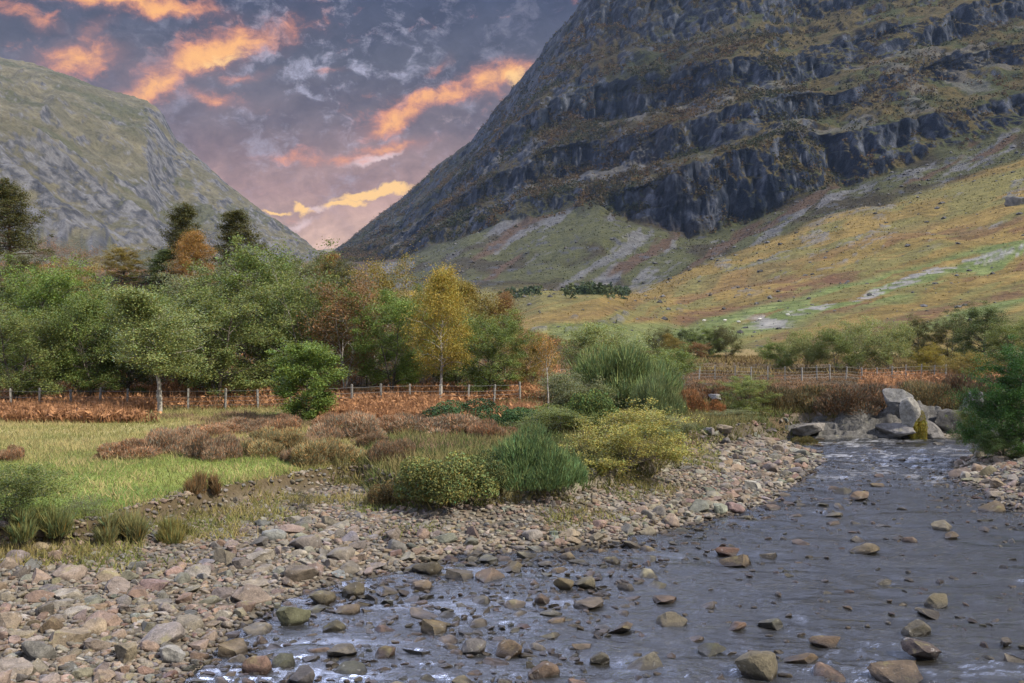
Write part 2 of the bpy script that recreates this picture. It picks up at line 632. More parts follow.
# ground sheet
ys = np.concatenate([np.linspace(-14, 13, 28), np.arange(13.2, 50, 0.15), np.arange(50, 62, 0.3), np.arange(62, 130, 0.8), np.geomspace(131, 2600, 44)])
uu = np.concatenate([np.linspace(-1.3, -0.56, 40), np.linspace(-0.55, 0.55, 470), np.linspace(0.56, 1.3, 40)])
U, YY = np.meshgrid(uu, ys)
XX = U * (np.maximum(YY, 0) + 14)
parts = ground_parts(XX, YY)
ZZ = ground_h(XX, YY, parts)
dr, dm, db = parts
n1 = fbm(XX / 1.6, YY / 1.6, o=5, seed=51)
n2 = fbm(XX / 6, YY / 6, o=4, seed=52)
shingle = lerp((0.085, 0.072, 0.055), (0.18, 0.155, 0.125), ss(0.35, 0.65, n1))
bedc = lerp((0.035, 0.03, 0.022), (0.10, 0.085, 0.06), ss(0.35, 0.7, n1))
green = lerp((0.10, 0.14, 0.03), (0.17, 0.20, 0.05), ss(0.35, 0.65, n1))
straw = lerp((0.20, 0.19, 0.07), (0.30, 0.25, 0.11), ss(0.35, 0.65, n1))
brown = lerp((0.050, 0.038, 0.024), (0.10, 0.072, 0.042), ss(0.35, 0.65, n1))
wob = (fbm(XX / 1.3, YY / 1.3, o=3, seed=3) - 0.5) * 1.3
gc = lerp(green, straw, ss(30, 36, YY + 8 * (n2 - 0.5)))
gc = lerp(gc, brown, np.maximum(ss(44, 48, YY + 5 * (n2 - 0.5)), ss(0, 4, XX + (YY - 28) * .25)))
c = np.where((dr < 0)[..., None], bedc, shingle)
mm = ss(0.25, -0.25, dm + wob)
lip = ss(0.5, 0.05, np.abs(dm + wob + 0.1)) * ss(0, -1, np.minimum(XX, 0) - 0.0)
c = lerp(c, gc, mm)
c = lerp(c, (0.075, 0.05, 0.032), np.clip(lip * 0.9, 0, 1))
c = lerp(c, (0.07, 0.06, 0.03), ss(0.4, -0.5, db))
c = lerp(c, (0.16, 0.12, 0.05), ss(90, 120, YY))
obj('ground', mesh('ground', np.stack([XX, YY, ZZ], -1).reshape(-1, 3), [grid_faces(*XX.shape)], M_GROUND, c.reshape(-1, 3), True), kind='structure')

# ------------------------------------------------------------------ river
m, n, o = new_mat('river_water')
geo = n.node('ShaderNodeNewGeometry')
pw = geo.outputs['Position']
h = n.math('ADD', n.math('MULTIPLY', n.noise(n.scale(pw, (0.75, 1.6, 1)), 5.0, 5, 0.66, 0.4), 1.0), n.math('MULTIPLY', n.noise(n.scale(pw, (0.8, 1.7, 1)), 15.0, 3, 0.6), 0.3))
calm = n.step(n.noise(n.scale(pw, (0.22, 0.75, 1)), 1.0, 3, 0.5, 0.5), 0.36, 0.52, 0.25, 1.0)
nrm = bump(n, n.math('MULTIPLY', h, calm), 0.09, 1.0)
tint = n.attr('tint')
ts = n.node('ShaderNodeSeparateColor')
n.lk(tint.outputs['Color'], ts.inputs[0])
fres = n.node('ShaderNodeFresnel')
fres.inputs['IOR'].default_value = 2.0
n.lk(nrm, fres.inputs['Normal'])
gl = n.node('ShaderNodeBsdfGlossy')
gl.inputs['Roughness'].default_value = 0.07
gl.inputs['Color'].default_value = (0.86, 0.92, 1, 1)
n.lk(nrm, gl.inputs['Normal'])
deep = n.node('ShaderNodeBsdfDiffuse')
deep.inputs['Color'].default_value = (0.018, 0.016, 0.012, 1)
clear = n.node('ShaderNodeBsdfTransparent')
clear.inputs['Color'].default_value = (0.62, 0.52, 0.36, 1)
body = n.node('ShaderNodeMixShader')
n.lk(ts.outputs[1], body.inputs[0])
n.lk(deep.outputs[0], body.inputs[1])
n.lk(clear.outputs[0], body.inputs[2])
surf = n.node('ShaderNodeMixShader')
n.lk(fres.outputs[0], surf.inputs[0])
n.lk(body.outputs[0], surf.inputs[1])
n.lk(gl.outputs[0], surf.inputs[2])
fo = n.node('ShaderNodeBsdfDiffuse')
fo.inputs['Color'].default_value = (0.6, 0.6, 0.62, 1)
fin = n.node('ShaderNodeMixShader')
n.lk(ts.outputs[0], fin.inputs[0])
n.lk(surf.outputs[0], fin.inputs[1])
n.lk(fo.outputs[0], fin.inputs[2])
n.lk(fin.outputs[0], o.inputs[0])
M_WATER = m
yw = np.geomspace(8, 75, 620)
uw = np.linspace(-0.60, 0.90, 620)
U, YY = np.meshgrid(uw, yw)
XX = U * YY
flow = fbm(XX / 5, YY / 7, o=3, seed=61)
riff = np.clip(ss(30, 36, YY) * 0.5 + ss(0.50, 0.68, flow) * 0.7 + 0.15, 0, 1)
xx = XX + 0.6 * fbm(XX / 1.5, YY / 1.5, o=2, seed=62)
ZZ = (0.13 * (fbm(xx / 1.0, YY / 0.5, o=3, seed=63) - 0.5) + 0.12 * riff * (ridge(xx / 0.5, YY / 0.33, o=3, seed=64) - 0.5)
      + 0.016 * (fbm(xx / 0.16, YY / 0.11, o=2, seed=66) - 0.5))
foam = ss(0.66, 0.76, ridge(xx / 0.55, YY / 0.22, o=3, seed=67, g=0.6)) * ss(0.35, 0.9, riff) * 0.22 * ss(0.45, 0.6, fbm(XX / 0.9, YY / 0.5, o=2, seed=68))
depth = np.clip(-ground_h(XX, YY), 0, 2)
foam = foam * ss(30, 36, YY)
wt = np.stack([foam, 0.8 * np.exp(-depth * 9), foam * 0], -1)
obj('river', mesh('river', np.stack([XX, YY, ZZ], -1).reshape(-1, 3), [grid_faces(*XX.shape)], M_WATER, wt.reshape(-1, 3), True), kind='structure')


# ------------------------------------------------------------------ mountains: rows of (distance, picture row) give the height of each contour
def build_profile(xs, rows, ncol, nrow, x0, x1):
    """rows: list of (D list, y list) over the columns xs -> (X, Y, Z, t) grids"""
    cx = np.linspace(x0, x1, ncol)
    Dk = np.array([np.interp(cx, xs, r[0]) for r in rows])
    Zk = np.array([CAMZ + (HY - np.interp(cx, xs, r[1])) * np.interp(cx, xs, r[0]) / F for r in rows])
    t = np.concatenate([np.linspace(i, i + 1, k, endpoint=False) for i, k in enumerate(nrow)] + [[len(nrow)]])
    D = np.empty((len(t), ncol))
    Z = np.empty((len(t), ncol))
    i0 = np.clip(np.floor(t).astype(int), 0, len(rows) - 2)
    f = (t - i0)[:, None]
    D = Dk[i0] * (1 - f) + Dk[i0 + 1] * f
    Z = Zk[i0] * (1 - f) + Zk[i0 + 1] * f
    # round the corners of the profile a little
    for _ in range(3):
        D[1:-1] = 0.25 * D[:-2] + 0.5 * D[1:-1] + 0.25 * D[2:]
        Z[1:-1] = 0.25 * Z[:-2] + 0.5 * Z[1:-1] + 0.25 * Z[2:]
    for _ in range(2):
        Z[:, 1:-1] = 0.25 * Z[:, :-2] + 0.5 * Z[:, 1:-1] + 0.25 * Z[:, 2:]
        D[:, 1:-1] = 0.25 * D[:, :-2] + 0.5 * D[:, 1:-1] + 0.25 * D[:, 2:]
    X = (cx - 512)[None] / F * D
    T = np.repeat(t[:, None], ncol, 1)
    return X, D, Z, T


def normals(X, Y, Z):
    P = np.stack([X, Y, Z], -1)
    a = np.gradient(P, axis=0)
    b = np.gradient(P, axis=1)
    n = np.cross(b, a)
    n /= np.linalg.norm(n, axis=-1, keepdims=True) + 1e-9
    return np.where(n[..., 2:] < 0, -n, n)


xs = [330, 400, 470, 540, 600, 640, 690, 740, 800, 850, 900, 950, 1024, 1150, 1450]
RT = [
    ([112] * 15, [363] * 4 + [361, 361, 360, 360, 360, 360, 360, 360, 360, 360, 360]),
    ([190] * 15, [344] * 3 + [338, 337, 341, 343, 344, 343, 342, 341, 340, 338, 335, 330]),
    ([300] * 15, [330] * 3 + [294, 293, 312, 329, 327, 322, 318, 314, 310, 303, 296, 280]),
    ([420] * 15, [318] * 3 + [296, 297, 301, 302, 298, 290, 283, 277, 270, 260, 245, 215]),
    ([700, 660, 630, 620, 620, 610, 640, 680, 720, 740, 760, 780, 800, 800, 800], [285, 292, 294, 295, 296, 291, 268, 252, 228, 212, 200, 185, 158, 120, 60]),
    ([1500, 1250, 1100, 1020, 960, 900, 880, 880, 880, 880, 880, 880, 880, 880, 880], [264, 262, 231, 217, 203, 222, 239, 226, 197, 190, 167, 146, 126, 85, 10]),
    ([1600, 1330, 1150, 1060, 1010, 945, 912, 908, 908, 908, 908, 908, 908, 908, 908], [261, 248, 214, 196, 186, 188, 166, 146, 126, 128, 115, 111, 101, 58, -20]),
    ([1700, 1400, 1230, 1160, 1120, 1050, 1010, 1000, 1000, 1005, 1015, 1025, 1030, 1030, 1030], [260, 243, 205, 181, 168, 166, 152, 135, 117, 112, 92, 79, 60, 16, -75]),
    ([1760, 1450, 1270, 1200, 1150, 1085, 1045, 1035, 1035, 1040, 1045, 1050, 1050, 1050, 1050], [259, 234, 192, 153, 138, 134, 122, 110, 97, 88, 70, 52, 42, -4, -95]),
    ([1900, 1600, 1400, 1320, 1270, 1200, 1150, 1140, 1140, 1140, 1140, 1140, 1140, 1140, 1140], [258, 228, 181, 132, 116, 112, 102, 90, 79, 64, 54, 39, 14, -34, -135]),
    ([1950, 1650, 1440, 1360, 1300, 1230, 1180, 1175, 1175, 1175, 1175, 1175, 1175, 1175, 1175], [257, 219, 166, 106, 82, 78, 68, 60, 54, 40, 26, 11, -14, -48, -66]),
    ([2100, 1800, 1600, 1500, 1430, 1350, 1300, 1280, 1280, 1280, 1280, 1280, 1280, 1280, 1280], [256, 213, 158, 88, 50, 46, 40, 33, 27, 14, 0, -12, -36, -62, -80]),
    ([2700, 2300, 2000, 1750, 1650, 1600, 1550, 1520, 1500, 1500, 1500, 1500, 1500, 1500, 1500], [255, 199, 139, 52, -22, -36, -48, -54, -60, -64, -68, -72, -78, -92, -110]),  # summit out of view, lowered so the water mirrors more sky
    ([3200, 2800, 2500, 2250, 2150, 2100, 2050, 2020, 2000, 2000, 2000, 2000, 2000, 2000, 2000], [290, 270, 240, 170, 90, 50, 20, 0, -20, -30, -35, -40, -45, -50, -60]),
]
X, Y, Z, T = build_profile(xs, RT, 1150, [14, 24, 36, 80, 66, 74, 50, 56, 54, 54, 54, 76, 8], 325, 1280)
PXg = 512 + F * X / Y
PYg = HY - F * (Z - CAMZ) / Y
hill = ss(3.9, 4.4, T)                                  # above the moor
crag = np.zeros_like(T)
for a, b_ in ((5.0, 6.0), (7.0, 8.0), (9.0, 10.0)):
    crag = np.maximum(crag, ss(a - 0.25, a + 0.15, T) * ss(b_ + 0.2, b_ - 0.1, T))
crag = np.maximum(crag, ss(10.9, 11.2, T) * 0.9)
left = ss(660, 560, PXg)
crag = np.maximum(crag, 0.55 * left * ss(4.95, 5.2, T))
brk = fbm(X / 130, Y / 130, Z / 90, o=3, seed=70)
crag = crag * ss(0.28, 0.48, brk + 0.1)
# buttresses and gullies push the face in and out
gul = ridge(X / 85 + 0.3 * fbm(X / 60, Z / 60, o=2, seed=77), Z / 260, Y / 300, o=3, seed=71)
gul2 = ridge(X / 21, Z / 75, Y / 70, o=3, seed=72)
gul3 = fbm(X / 6, Z / 14, Y / 14, o=3, seed=73)
gul4 = ridge(X / 9, Z / 24, Y / 30, o=3, seed=171)
butt = ridge((X - 0.22 * Z) / 120 + 0.35 * fbm(X / 90, Z / 90, o=2, seed=181), Z / 620, Y / 700, o=3, seed=182)
push = ss(5, 6, T) * (butt - 0.6) * 85 + crag * ((gul - 0.55) * 62 + (gul2 - 0.55) * 26 + (gul3 - 0.5) * 10 + (gul4 - 0.55) * 9) + hill * ((fbm(X / 190, Y / 190, Z / 190, o=3, seed=74) - 0.5) * 60 * ss(4, 6, T) + (gul2 - 0.55) * 4)
fade = ss(12.2, 11.6, T)
push = push * (0.35 + 0.65 * fade)
Y2 = Y + push * 0.85
Z2 = Z + hill * ((fbm(X / 46, Y / 46, o=4, seed=75) - 0.5) * 16 * fade * (1 - 0.5 * crag) + (ridge(X / 30 + Y / 80, Y / 60, Z / 25, o=4, seed=76) - 0.55) * 12 * crag
                  + (fbm(X / 9, Y / 9, Z / 9, o=3, seed=78) - 0.5) * 7 * ss(4.6, 5.4, T))
# ledges: small steps climbing the crags
st = (Z2 - 0.33 * X) / 41 + 2.2 * fbm(X / 110, Y / 110, Z / 110, o=4, seed=79)
fr = st - np.floor(st)
Z2 = Z2 + ss(4.9, 5.4, T) * 11 * (ss(0.25, 0.75, fr) - fr) * (0.4 + 0.6 * brk)
moor = (1 - hill)
Z2 = Z2 + moor * ss(0.5, 2, T) * (fbm(X / 40, Y / 40, o=4, seed=80) - 0.5) * 9 * ss(1.0, 3.5, T)
X, Y, Z = X, Y2, Z2
N = normals(X, Y, Z)
steep = 1 - N[..., 2]
# land cover
m1 = fbm(X / 28, Y / 28, Z / 28, o=5, seed=81)
m2 = fbm(X / 110, Y / 110, Z / 110, o=4, seed=82)
m3 = fbm(X / 6, Y / 6, Z / 10, o=4, seed=83)
rockc = lerp((0.008, 0.0135, 0.026), (0.102, 0.112, 0.138), ss(0.44, 0.72, m3 * 0.6 + 0.4 * fbm(X / 7, Z / 30, Y / 20, o=3, seed=84)))
heath = lerp((0.015, 0.0135, 0.0075), (0.046, 0.029, 0.014), ss(0.4, 0.62, m1))
heath = lerp(heath, (0.019, 0.022, 0.010), ss(0.5, 0.65, m2))
gold_l = lerp((0.09, 0.070, 0.027), (0.058, 0.064, 0.024), ss(0.42, 0.6, m1))
bench_grass = ss(0.42, 0.26, steep + 0.35 * (m1 - 0.5))  # grass cover on the flatter benches
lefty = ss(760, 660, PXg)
c = lerp(heath, gold_l, bench_grass * (1 - 0.65 * lefty) * ss(4.2, 5, T))
rockm = ss(0.44, 0.60, steep + 0.42 * (m1 - 0.5) + 0.25 * (m3 - 0.5) + 0.10 * crag) * ss(4.6, 5.2, T)
face = ss(4.95, 5.25, T)
vert = ridge(X / 24 + 0.8 * fbm(X / 40, Z / 40, o=2, seed=172), Z / 60, Y / 60, o=4, seed=173)
patch = fbm(X / 75, Y / 75, Z / 55, o=4, seed=174)
crk = ss(0.56, 0.66, -0.035 * lefty +  0.55 * vert + 0.45 * patch + 0.5 * (steep - 0.35) + 0.3 * (m3 - 0.5)) * face * (1 - bench_grass * (1 - lefty))
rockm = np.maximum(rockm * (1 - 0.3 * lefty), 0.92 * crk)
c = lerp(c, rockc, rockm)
# talus under the upper gullies
tal = ss(0.52, 0.60, fbm(X / 26, Y / 60, o=3, seed=85)) * bench_grass * ss(6.0, 6.3, T) * ss(9.2, 8.9, T)
c = lerp(c, (0.13, 0.125, 0.12), tal * 0.55)
# scree apron below the crags: streaks running down the slope
sl = ss(3.9, 4.15, T) * ss(5.12, 4.95, T)
along = PXg + 0.9 * (300 - PYg) * -1.05
stre = fbm((PXg + PYg * 1.35) / 17, T * 2.4, o=4, seed=86)
scree = lerp((0.054, 0.056, 0.024), (0.032, 0.027, 0.015), ss(0.5, 0.62, fbm(X / 50, Y / 70, o=4, seed=87)))
scree = lerp(scree, (0.10, 0.099, 0.103), ss(0.53 + 0.07 * ss(640, 700, PXg), 0.60 + 0.08 * ss(640, 700, PXg), stre + 0.22 * (m3 - 0.5)) * 0.85)
scree = lerp(scree, (0.062, 0.040, 0.026), ss(0.63, 0.70, fbm((PXg + PYg * 1.35) / 32, T * 1.5, o=3, seed=88)))
scree = lerp(scree, (0.05, 0.052, 0.058), ss(0.60, 0.68, 0.5 * m3 + 0.5 * fbm(X / 14, Y / 22, o=4, seed=183)))
c = lerp(c, scree, sl * 0.95)
# the moor: golden grass, bracken, a green flush and a stony burn rising to the right
q = PYg + 0.27 * (PXg - 600) + 10 * (fbm(X / 60, Y / 60, o=3, seed=89) - 0.5)
s_ = PXg / 70
mo = lerp((0.130, 0.094, 0.030), (0.180, 0.126, 0.041), ss(0.4, 0.6, m1))
mo = lerp(mo, (0.125, 0.110, 0.038), ss(0.5, 0.62, fbm(s_, q / 10, o=4, seed=90)))
mo = lerp(mo, (0.100, 0.052, 0.030), ss(0.56, 0.64, fbm(s_ + 9, q / 9, o=4, seed=91)) * ss(300, 330, q) * 0.65)
grn = ss(346, 354, q) * ss(385, 372, q) * ss(0.40, 0.5, fbm(s_ * 1.4, q / 7, o=3, seed=92)) * ss(520, 600, PXg)
grn = np.maximum(grn, ss(406, 412, q) * ss(424, 416, q) * ss(860, 930, PXg))
grn = np.maximum(grn, ss(345, 352, PYg) * 0.6 * ss(0.4, 0.55, m1))
grn = np.maximum(grn, ss(520, 560, PXg) * ss(320, 326, PYg) * ss(800, 700, PXg) * 0.85)
mo = lerp(mo, lerp((0.090, 0.115, 0.036), (0.128, 0.150, 0.052), ss(0.4, 0.6, m3)), grn)
br2 = ss(336, 341, q) * ss(352, 346, q) * ss(0.42, 0.52, fbm(s_ * 1.2, q / 20, o=3, seed=93)) + ss(394, 400, q) * ss(412, 405, q) * ss(780, 830, PXg)
mo = lerp(mo, (0.100, 0.050, 0.030), np.clip(br2, 0, 1) * 0.75 * ss(0.3, 0.5, m3))
burn = ss(2.6, 0.8, np.abs(q - 365 - 4 * np.sin(PXg / 40) + np.where(PXg < 830, (830 - PXg) * -0.03, 0)) - 2 * ss(0.45, 0.6, m3)) * ss(770, 800, PXg)
burn = np.maximum(burn, ss(6, 2.5, np.abs(PYg - 323 - (775 - PXg) * 0.02)) * ss(735, 765, PXg) * ss(800, 780, PXg) * ss(0.4, 0.5, m3))
mo = lerp(mo, (0.21, 0.20, 0.195), np.clip(burn, 0, 1) * ss(0.38, 0.5, m3) * 0.85)
outc = ss(0.45, 0.58, m3) * ss(0.655, 0.70, 0.3 * (m3 - 0.5) +  fbm(PXg / 34, q / 7, o=4, seed=94)) * ss(260, 290, q) * ss(345, 330, q)
mo = lerp(mo, (0.13, 0.125, 0.12), outc * 0.7)
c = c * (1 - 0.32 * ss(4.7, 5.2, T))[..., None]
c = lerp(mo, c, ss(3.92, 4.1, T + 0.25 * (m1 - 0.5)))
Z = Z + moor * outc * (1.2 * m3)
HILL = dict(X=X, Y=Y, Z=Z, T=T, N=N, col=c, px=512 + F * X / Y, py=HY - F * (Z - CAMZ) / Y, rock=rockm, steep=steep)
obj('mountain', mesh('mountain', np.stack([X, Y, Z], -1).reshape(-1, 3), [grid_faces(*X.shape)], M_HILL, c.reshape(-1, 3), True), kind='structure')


def hill_point(px, py, tmax=4.2):
    d = np.abs(HILL['px'] - px) + np.abs(HILL['py'] - py) + 1000 * (HILL['T'] > tmax)
    i = np.unravel_index(np.argmin(d), d.shape)
    return float(HILL['X'][i]), float(HILL['Y'][i]), float(HILL['Z'][i])


# left mountain, with a rocky spur in front
xs = [-420, -200, -60, 0, 30, 60, 110, 148, 160, 176, 200, 225, 250, 280, 312, 345]
LT = [
    ([420] * 16, [300] * 16),
    ([640, 640, 640, 640, 650, 660, 690, 720, 740, 760, 780, 810, 840, 900, 980, 1050], [250] * 13 + [262, 275, 290]),
    ([820, 820, 820, 830, 850, 870, 900, 920, 940, 960, 990, 1020, 1060, 1110, 1180, 1250], [60, 95, 118, 129, 143, 163, 200, 222, 236, 245, 247, 249, 250, 256, 268, 280]),
    ([950, 950, 950, 960, 970, 985, 1010, 1030, 1050, 1070, 1100, 1130, 1170, 1230, 1300, 1380], [66, 99, 121, 131, 144, 163, 199, 220, 233, 240, 243, 245, 247, 252, 262, 276]),
    ([1250, 1250, 1250, 1250, 1255, 1260, 1280, 1290, 1300, 1310, 1330, 1350, 1380, 1430, 1500, 1580], [20, 50, 85, 98, 106, 118, 142, 166, 188, 203, 213, 222, 230, 242, 258, 272]),
    ([1700, 1700, 1700, 1700, 1690, 1680, 1660, 1640, 1630, 1620, 1620, 1630, 1640, 1660, 1700, 1760], [-60, 0, 42, 58, 64, 73, 92, 101, 110, 139, 160, 183, 203, 226, 253, 270]),
    ([2200] * 16, [20, 60, 90, 110, 118, 128, 142, 152, 165, 190, 205, 222, 240, 260, 280, 290]),
]
X, Y, Z, T = build_profile(xs, LT, 760, [10, 90, 14, 90, 140, 8], -420, 345)
PXg = 512 + F * X / Y
fade = ss(5.1, 4.4, T)
rk = fbm(X / 120 + Y / 200, Z / 60, Y / 200, o=4, seed=101)
d1 = (X + 0.9 * Z)                     # strata falling to the right
rib = ridge(d1 / 60 + 0.5 * fbm(X / 70, Z / 70, o=2, seed=105), Z / 260, Y / 200, o=4, seed=102)
rib2 = ridge(d1 / 17, Z / 60, Y / 60, o=3, seed=103)
Z = Z + ss(0.3, 1.2, T) * ((fbm(X / 90, Y / 90, o=4, seed=104) - 0.5) * 26 * fade + (rib - 0.55) * 40 * (0.12 + 0.88 * fade) + (rib2 - 0.55) * 12 * (0.2 + 0.8 * fade)
                             + (fbm(X / 8, Y / 8, Z / 12, o=3, seed=106) - 0.5) * 6)
N = normals(X, Y, Z)
steep = 1 - N[..., 2]
m1 = fbm(X / 34, Y / 34, Z / 24, o=5, seed=111)
m3 = fbm(X / 6, Y / 6, Z / 8, o=4, seed=112)
grass = lerp((0.078, 0.073, 0.049), (0.110, 0.099, 0.066), ss(0.4, 0.6, m1))
grass = lerp(grass, (0.062, 0.063, 0.038), ss(0.52, 0.66, fbm(X / 80, Y / 80, Z / 40, o=3, seed=113)))
rock = lerp((0.040, 0.042, 0.050), (0.112, 0.111, 0.116), ss(0.38, 0.66, m3))
pro = 0.17 * ss(2.15, 1.85, T) + 0.06 * ss(4.1, 3.3, T) + 0.12 * ss(118, 172, PXg) * ss(3, 4, T)
rockm = ss(0.40, 0.56, steep * 0.75 + 0.5 * (m1 - 0.5) + 0.5 * (rib2 - 0.5) + 0.3 * (m3 - 0.5) + pro + 0.035)
c = lerp(grass, rock, rockm)
obj('left_mountain', mesh('left_mountain', np.stack([X, Y, Z], -1).reshape(-1, 3), [grid_faces(*X.shape)], M_FELL, c.reshape(-1, 3), True), kind='structure')

# low far hill closing the glen
xs = [200, 290, 312, 330, 345, 370, 460]
FT = [([3000] * 7, [300] * 7), ([3500] * 7, [262, 251, 248, 245, 244, 243, 240]), ([3800] * 7, [300] * 7)]
X, Y, Z, T = build_profile(xs, FT, 120, [24, 8], 200, 460)
Z = Z + (fbm(X / 300, Y / 300, o=4, seed=121) - 0.5) * 22
c = lerp((0.10, 0.09, 0.05), (0.16, 0.13, 0.08), ss(0.4, 0.6, fbm(X / 120, Y / 120, o=3, seed=122)))
obj('far_hill', mesh('far_hill', np.stack([X, Y, Z], -1).reshape(-1, 3), [grid_faces(*X.shape)], M_FELL, c.reshape(-1, 3), True), kind='structure')

# ------------------------------------------------------------------ air
HAZE = 0.000027
m, n, o = new_mat('haze_air')
pv = n.node('ShaderNodeVolumePrincipled')
pv.inputs['Color'].default_value = (0.50, 0.68, 1.0, 1)
pv.inputs['Density'].default_value = HAZE
pv.inputs['Anisotropy'].default_value = 0.0
n.lk(pv.outputs[0], o.inputs['Volume'])
hx = [(-2600, -300, -8), (2600, 3900, 960)]
V = [(hx[i][0], hx[j][1], hx[k][2]) for i in (0, 1) for j in (0, 1) for k in (0, 1)]
Fc = [(0, 1, 3, 2), (4, 6, 7, 5), (0, 4, 5, 1), (2, 3, 7, 6), (0, 2, 6, 4), (1, 5, 7, 3)]
obj('haze', mesh('haze', V, [Fc], m), kind='stuff')


# ------------------------------------------------------------------ plants: builders
def leaves(rng, C, size, up=0.4, aspect=0.6):
    """one small rhombic leaf per centre"""
    n_ = len(C)
    nrm = rng.normal(size=(n_, 3))
    nrm[:, 2] = np.abs(nrm[:, 2]) + up
    nrm /= np.linalg.norm(nrm, axis=1, keepdims=True)
    a = np.cross(nrm, rng.normal(size=(n_, 3)))
    a /= np.linalg.norm(a, axis=1, keepdims=True) + 1e-9
    b_ = np.cross(nrm, a)
    s = size * rng.uniform(0.6, 1.35, (n_, 1))
    V = np.stack([C + a * s, C + b_ * s * aspect, C - a * s, C - b_ * s * aspect], 1).reshape(-1, 3)
    return V, np.arange(n_ * 4).reshape(-1, 4)


def sprigs(rng, B, D, L, w):
    """narrow upright blades: base points, directions, lengths, width"""
    n_ = len(B)
    D = D / (np.linalg.norm(D, axis=1, keepdims=True) + 1e-9)
    side = np.cross(D, rng.normal(size=(n_, 3)))
    side /= np.linalg.norm(side, axis=1, keepdims=True) + 1e-9
    L = np.broadcast_to(np.asarray(L, float), (n_,))[:, None]
    w = np.broadcast_to(np.asarray(w, float), (n_,))[:, None]
    V = np.stack([B - side * w, B + side * w, B + D * L], 1).reshape(-1, 3)
    return V, np.arange(n_ * 3).reshape(-1, 3)


def tints(rng, n_, k, lo=0.65, hi=1.35, warm=0.15):
    b_ = rng.uniform(lo, hi, n_)
    w = rng.normal(0, warm, n_)
    c_ = np.stack([b_ * (1 + w), b_, b_ * (1 - w * 0.6)], 1)
    return np.repeat(np.clip(c_, 0.1, 2.5), k, 0)


def gen_tree(name, seed, H, R, t0=0.15, limbs=18, stems=1, per=55, leaf=0.085, spread=0.34, lean=0.0, shape='round', bark=None, r0=0.022, subs=5, droop=0.0):
    rng = np.random.default_rng(seed)
    wood = MB()
    cen, cw = [], []
    for s_i in range(stems):
        sa = rng.uniform(0, 6.28) if stems == 1 else 6.28 * s_i / stems + rng.uniform(-.4, .4)
        out_ = lean if stems == 1 else 0.20 + lean
        k = 9
        tt = np.linspace(0, 1, k)
        hh = H * (0.93 if s_i == 0 else rng.uniform(0.7, 0.95))
        wob_ = np.cumsum(rng.normal(0, 0.022 * H, (k, 2)), axis=0) * tt[:, None]
        px_ = np.stack([math.cos(sa) * out_ * H * tt ** 1.2 + wob_[:, 0], math.sin(sa) * out_ * H * tt ** 1.2 + wob_[:, 1], hh * tt], 1)
        rad_ = r0 * H * (1 - 0.9 * tt) / math.sqrt(stems) * 1.1
        px_[0, 2] = -0.25
        wood.add(*tube(px_, rad_, 7))
        nl = max(4, limbs // stems)
        for i in range(nl):
            t = t0 + (0.97 - t0) * (i + rng.uniform(0, 1)) / nl
            prof = {'round': math.sqrt(max(0.03, 1 - ((t - 0.50) / 0.54) ** 2)), 'birch': (0.35 + 0.65 * math.sin(min(1, (t - t0) / (1 - t0) * 1.15 + 0.15) * 3.0)) * (1.05 - 0.5 * t),
                    'pine': max(0.10, 1.02 - 0.88 * t) * (0.75 + 0.5 * rng.uniform()), 'bush': math.sqrt(max(0.05, 1 - (t * 0.95) ** 2))}[shape]
            base = np.array([np.interp(t, tt, px_[:, q]) for q in range(3)])
            a_ = i * 2.399 + rng.uniform(-.5, .5)
            ln = R * prof * rng.uniform(0.7, 1.15)
            upf = {'round': 0.25 + 0.7 * t, 'birch': 0.55 + 0.5 * t, 'pine': 0.15 + 0.3 * t, 'bush': 0.5}[shape]
            d_ = np.array([math.cos(a_), math.sin(a_), upf])
            u_ = np.linspace(0, 1, 5)[:, None]
            lp = base + d_ * ln * u_ + np.array([0, 0, -1.0]) * (droop + 0.12) * ln * u_ ** 2 + np.cumsum(rng.normal(0, 0.035 * ln, (5, 3)), 0) * u_
            lr = np.interp(t, tt, rad_) * 0.55 * (1 - 0.85 * u_[:, 0]) + 0.004
            wood.add(*tube(lp, lr, 4))
            for j in range(subs):
                f = rng.uniform(0.3, 1.0)
                sb = np.array([np.interp(f, u_[:, 0], lp[:, q]) for q in range(3)])
                sdv = d_ / np.linalg.norm(d_) * 0.6 + rng.normal(0, 0.6, 3) + np.array([0, 0, 0.15 - droop])
                sl_ = ln * rng.uniform(0.22, 0.42) + 0.15
                sp_ = sb + sdv * sl_ * np.linspace(0, 1, 3)[:, None]
                wood.add(*tube(sp_, np.array([0.010, 0.006, 0.003]) * (H / 6), 3))
                wgt = rng.uniform(0.3, 1.5)
                for f2 in (0.5, 1.0):
                    cen.append(sb + sdv * sl_ * f2)
                    cw.append(wgt)
    cen = np.array(cen)
    cw = np.array(cw)
    num = np.maximum(3, (per * cw).astype(int))
    idx = np.repeat(np.arange(len(cen)), num)
    P_ = cen[idx] + rng.normal(size=(len(idx), 3)) * spread * np.array([1, 1, 0.62]) * rng.uniform(0.5, 1.2, len(cen))[idx][:, None]
    P_[:, 2] = np.maximum(P_[:, 2], 0.05)
    cl = rng.uniform(0.72, 1.28, len(cen))
    V, f = leaves(rng, P_, leaf)
    c_ = tints(rng, len(P_), 4, 0.78, 1.22, 0.13) * np.repeat(cl[idx], 4)[:, None]
    crown = mesh(name + '_crown', V, [f], M_LEAF, c_)
    trunk = wood.build(name + '_trunk', bark or M_BARK, True)
    return dict(crown=crown, trunk=trunk, H=float(np.percentile(P_[:, 2], 99.5)), R=float(np.percentile(np.hypot(P_[:, 0], P_[:, 1]), 96)))


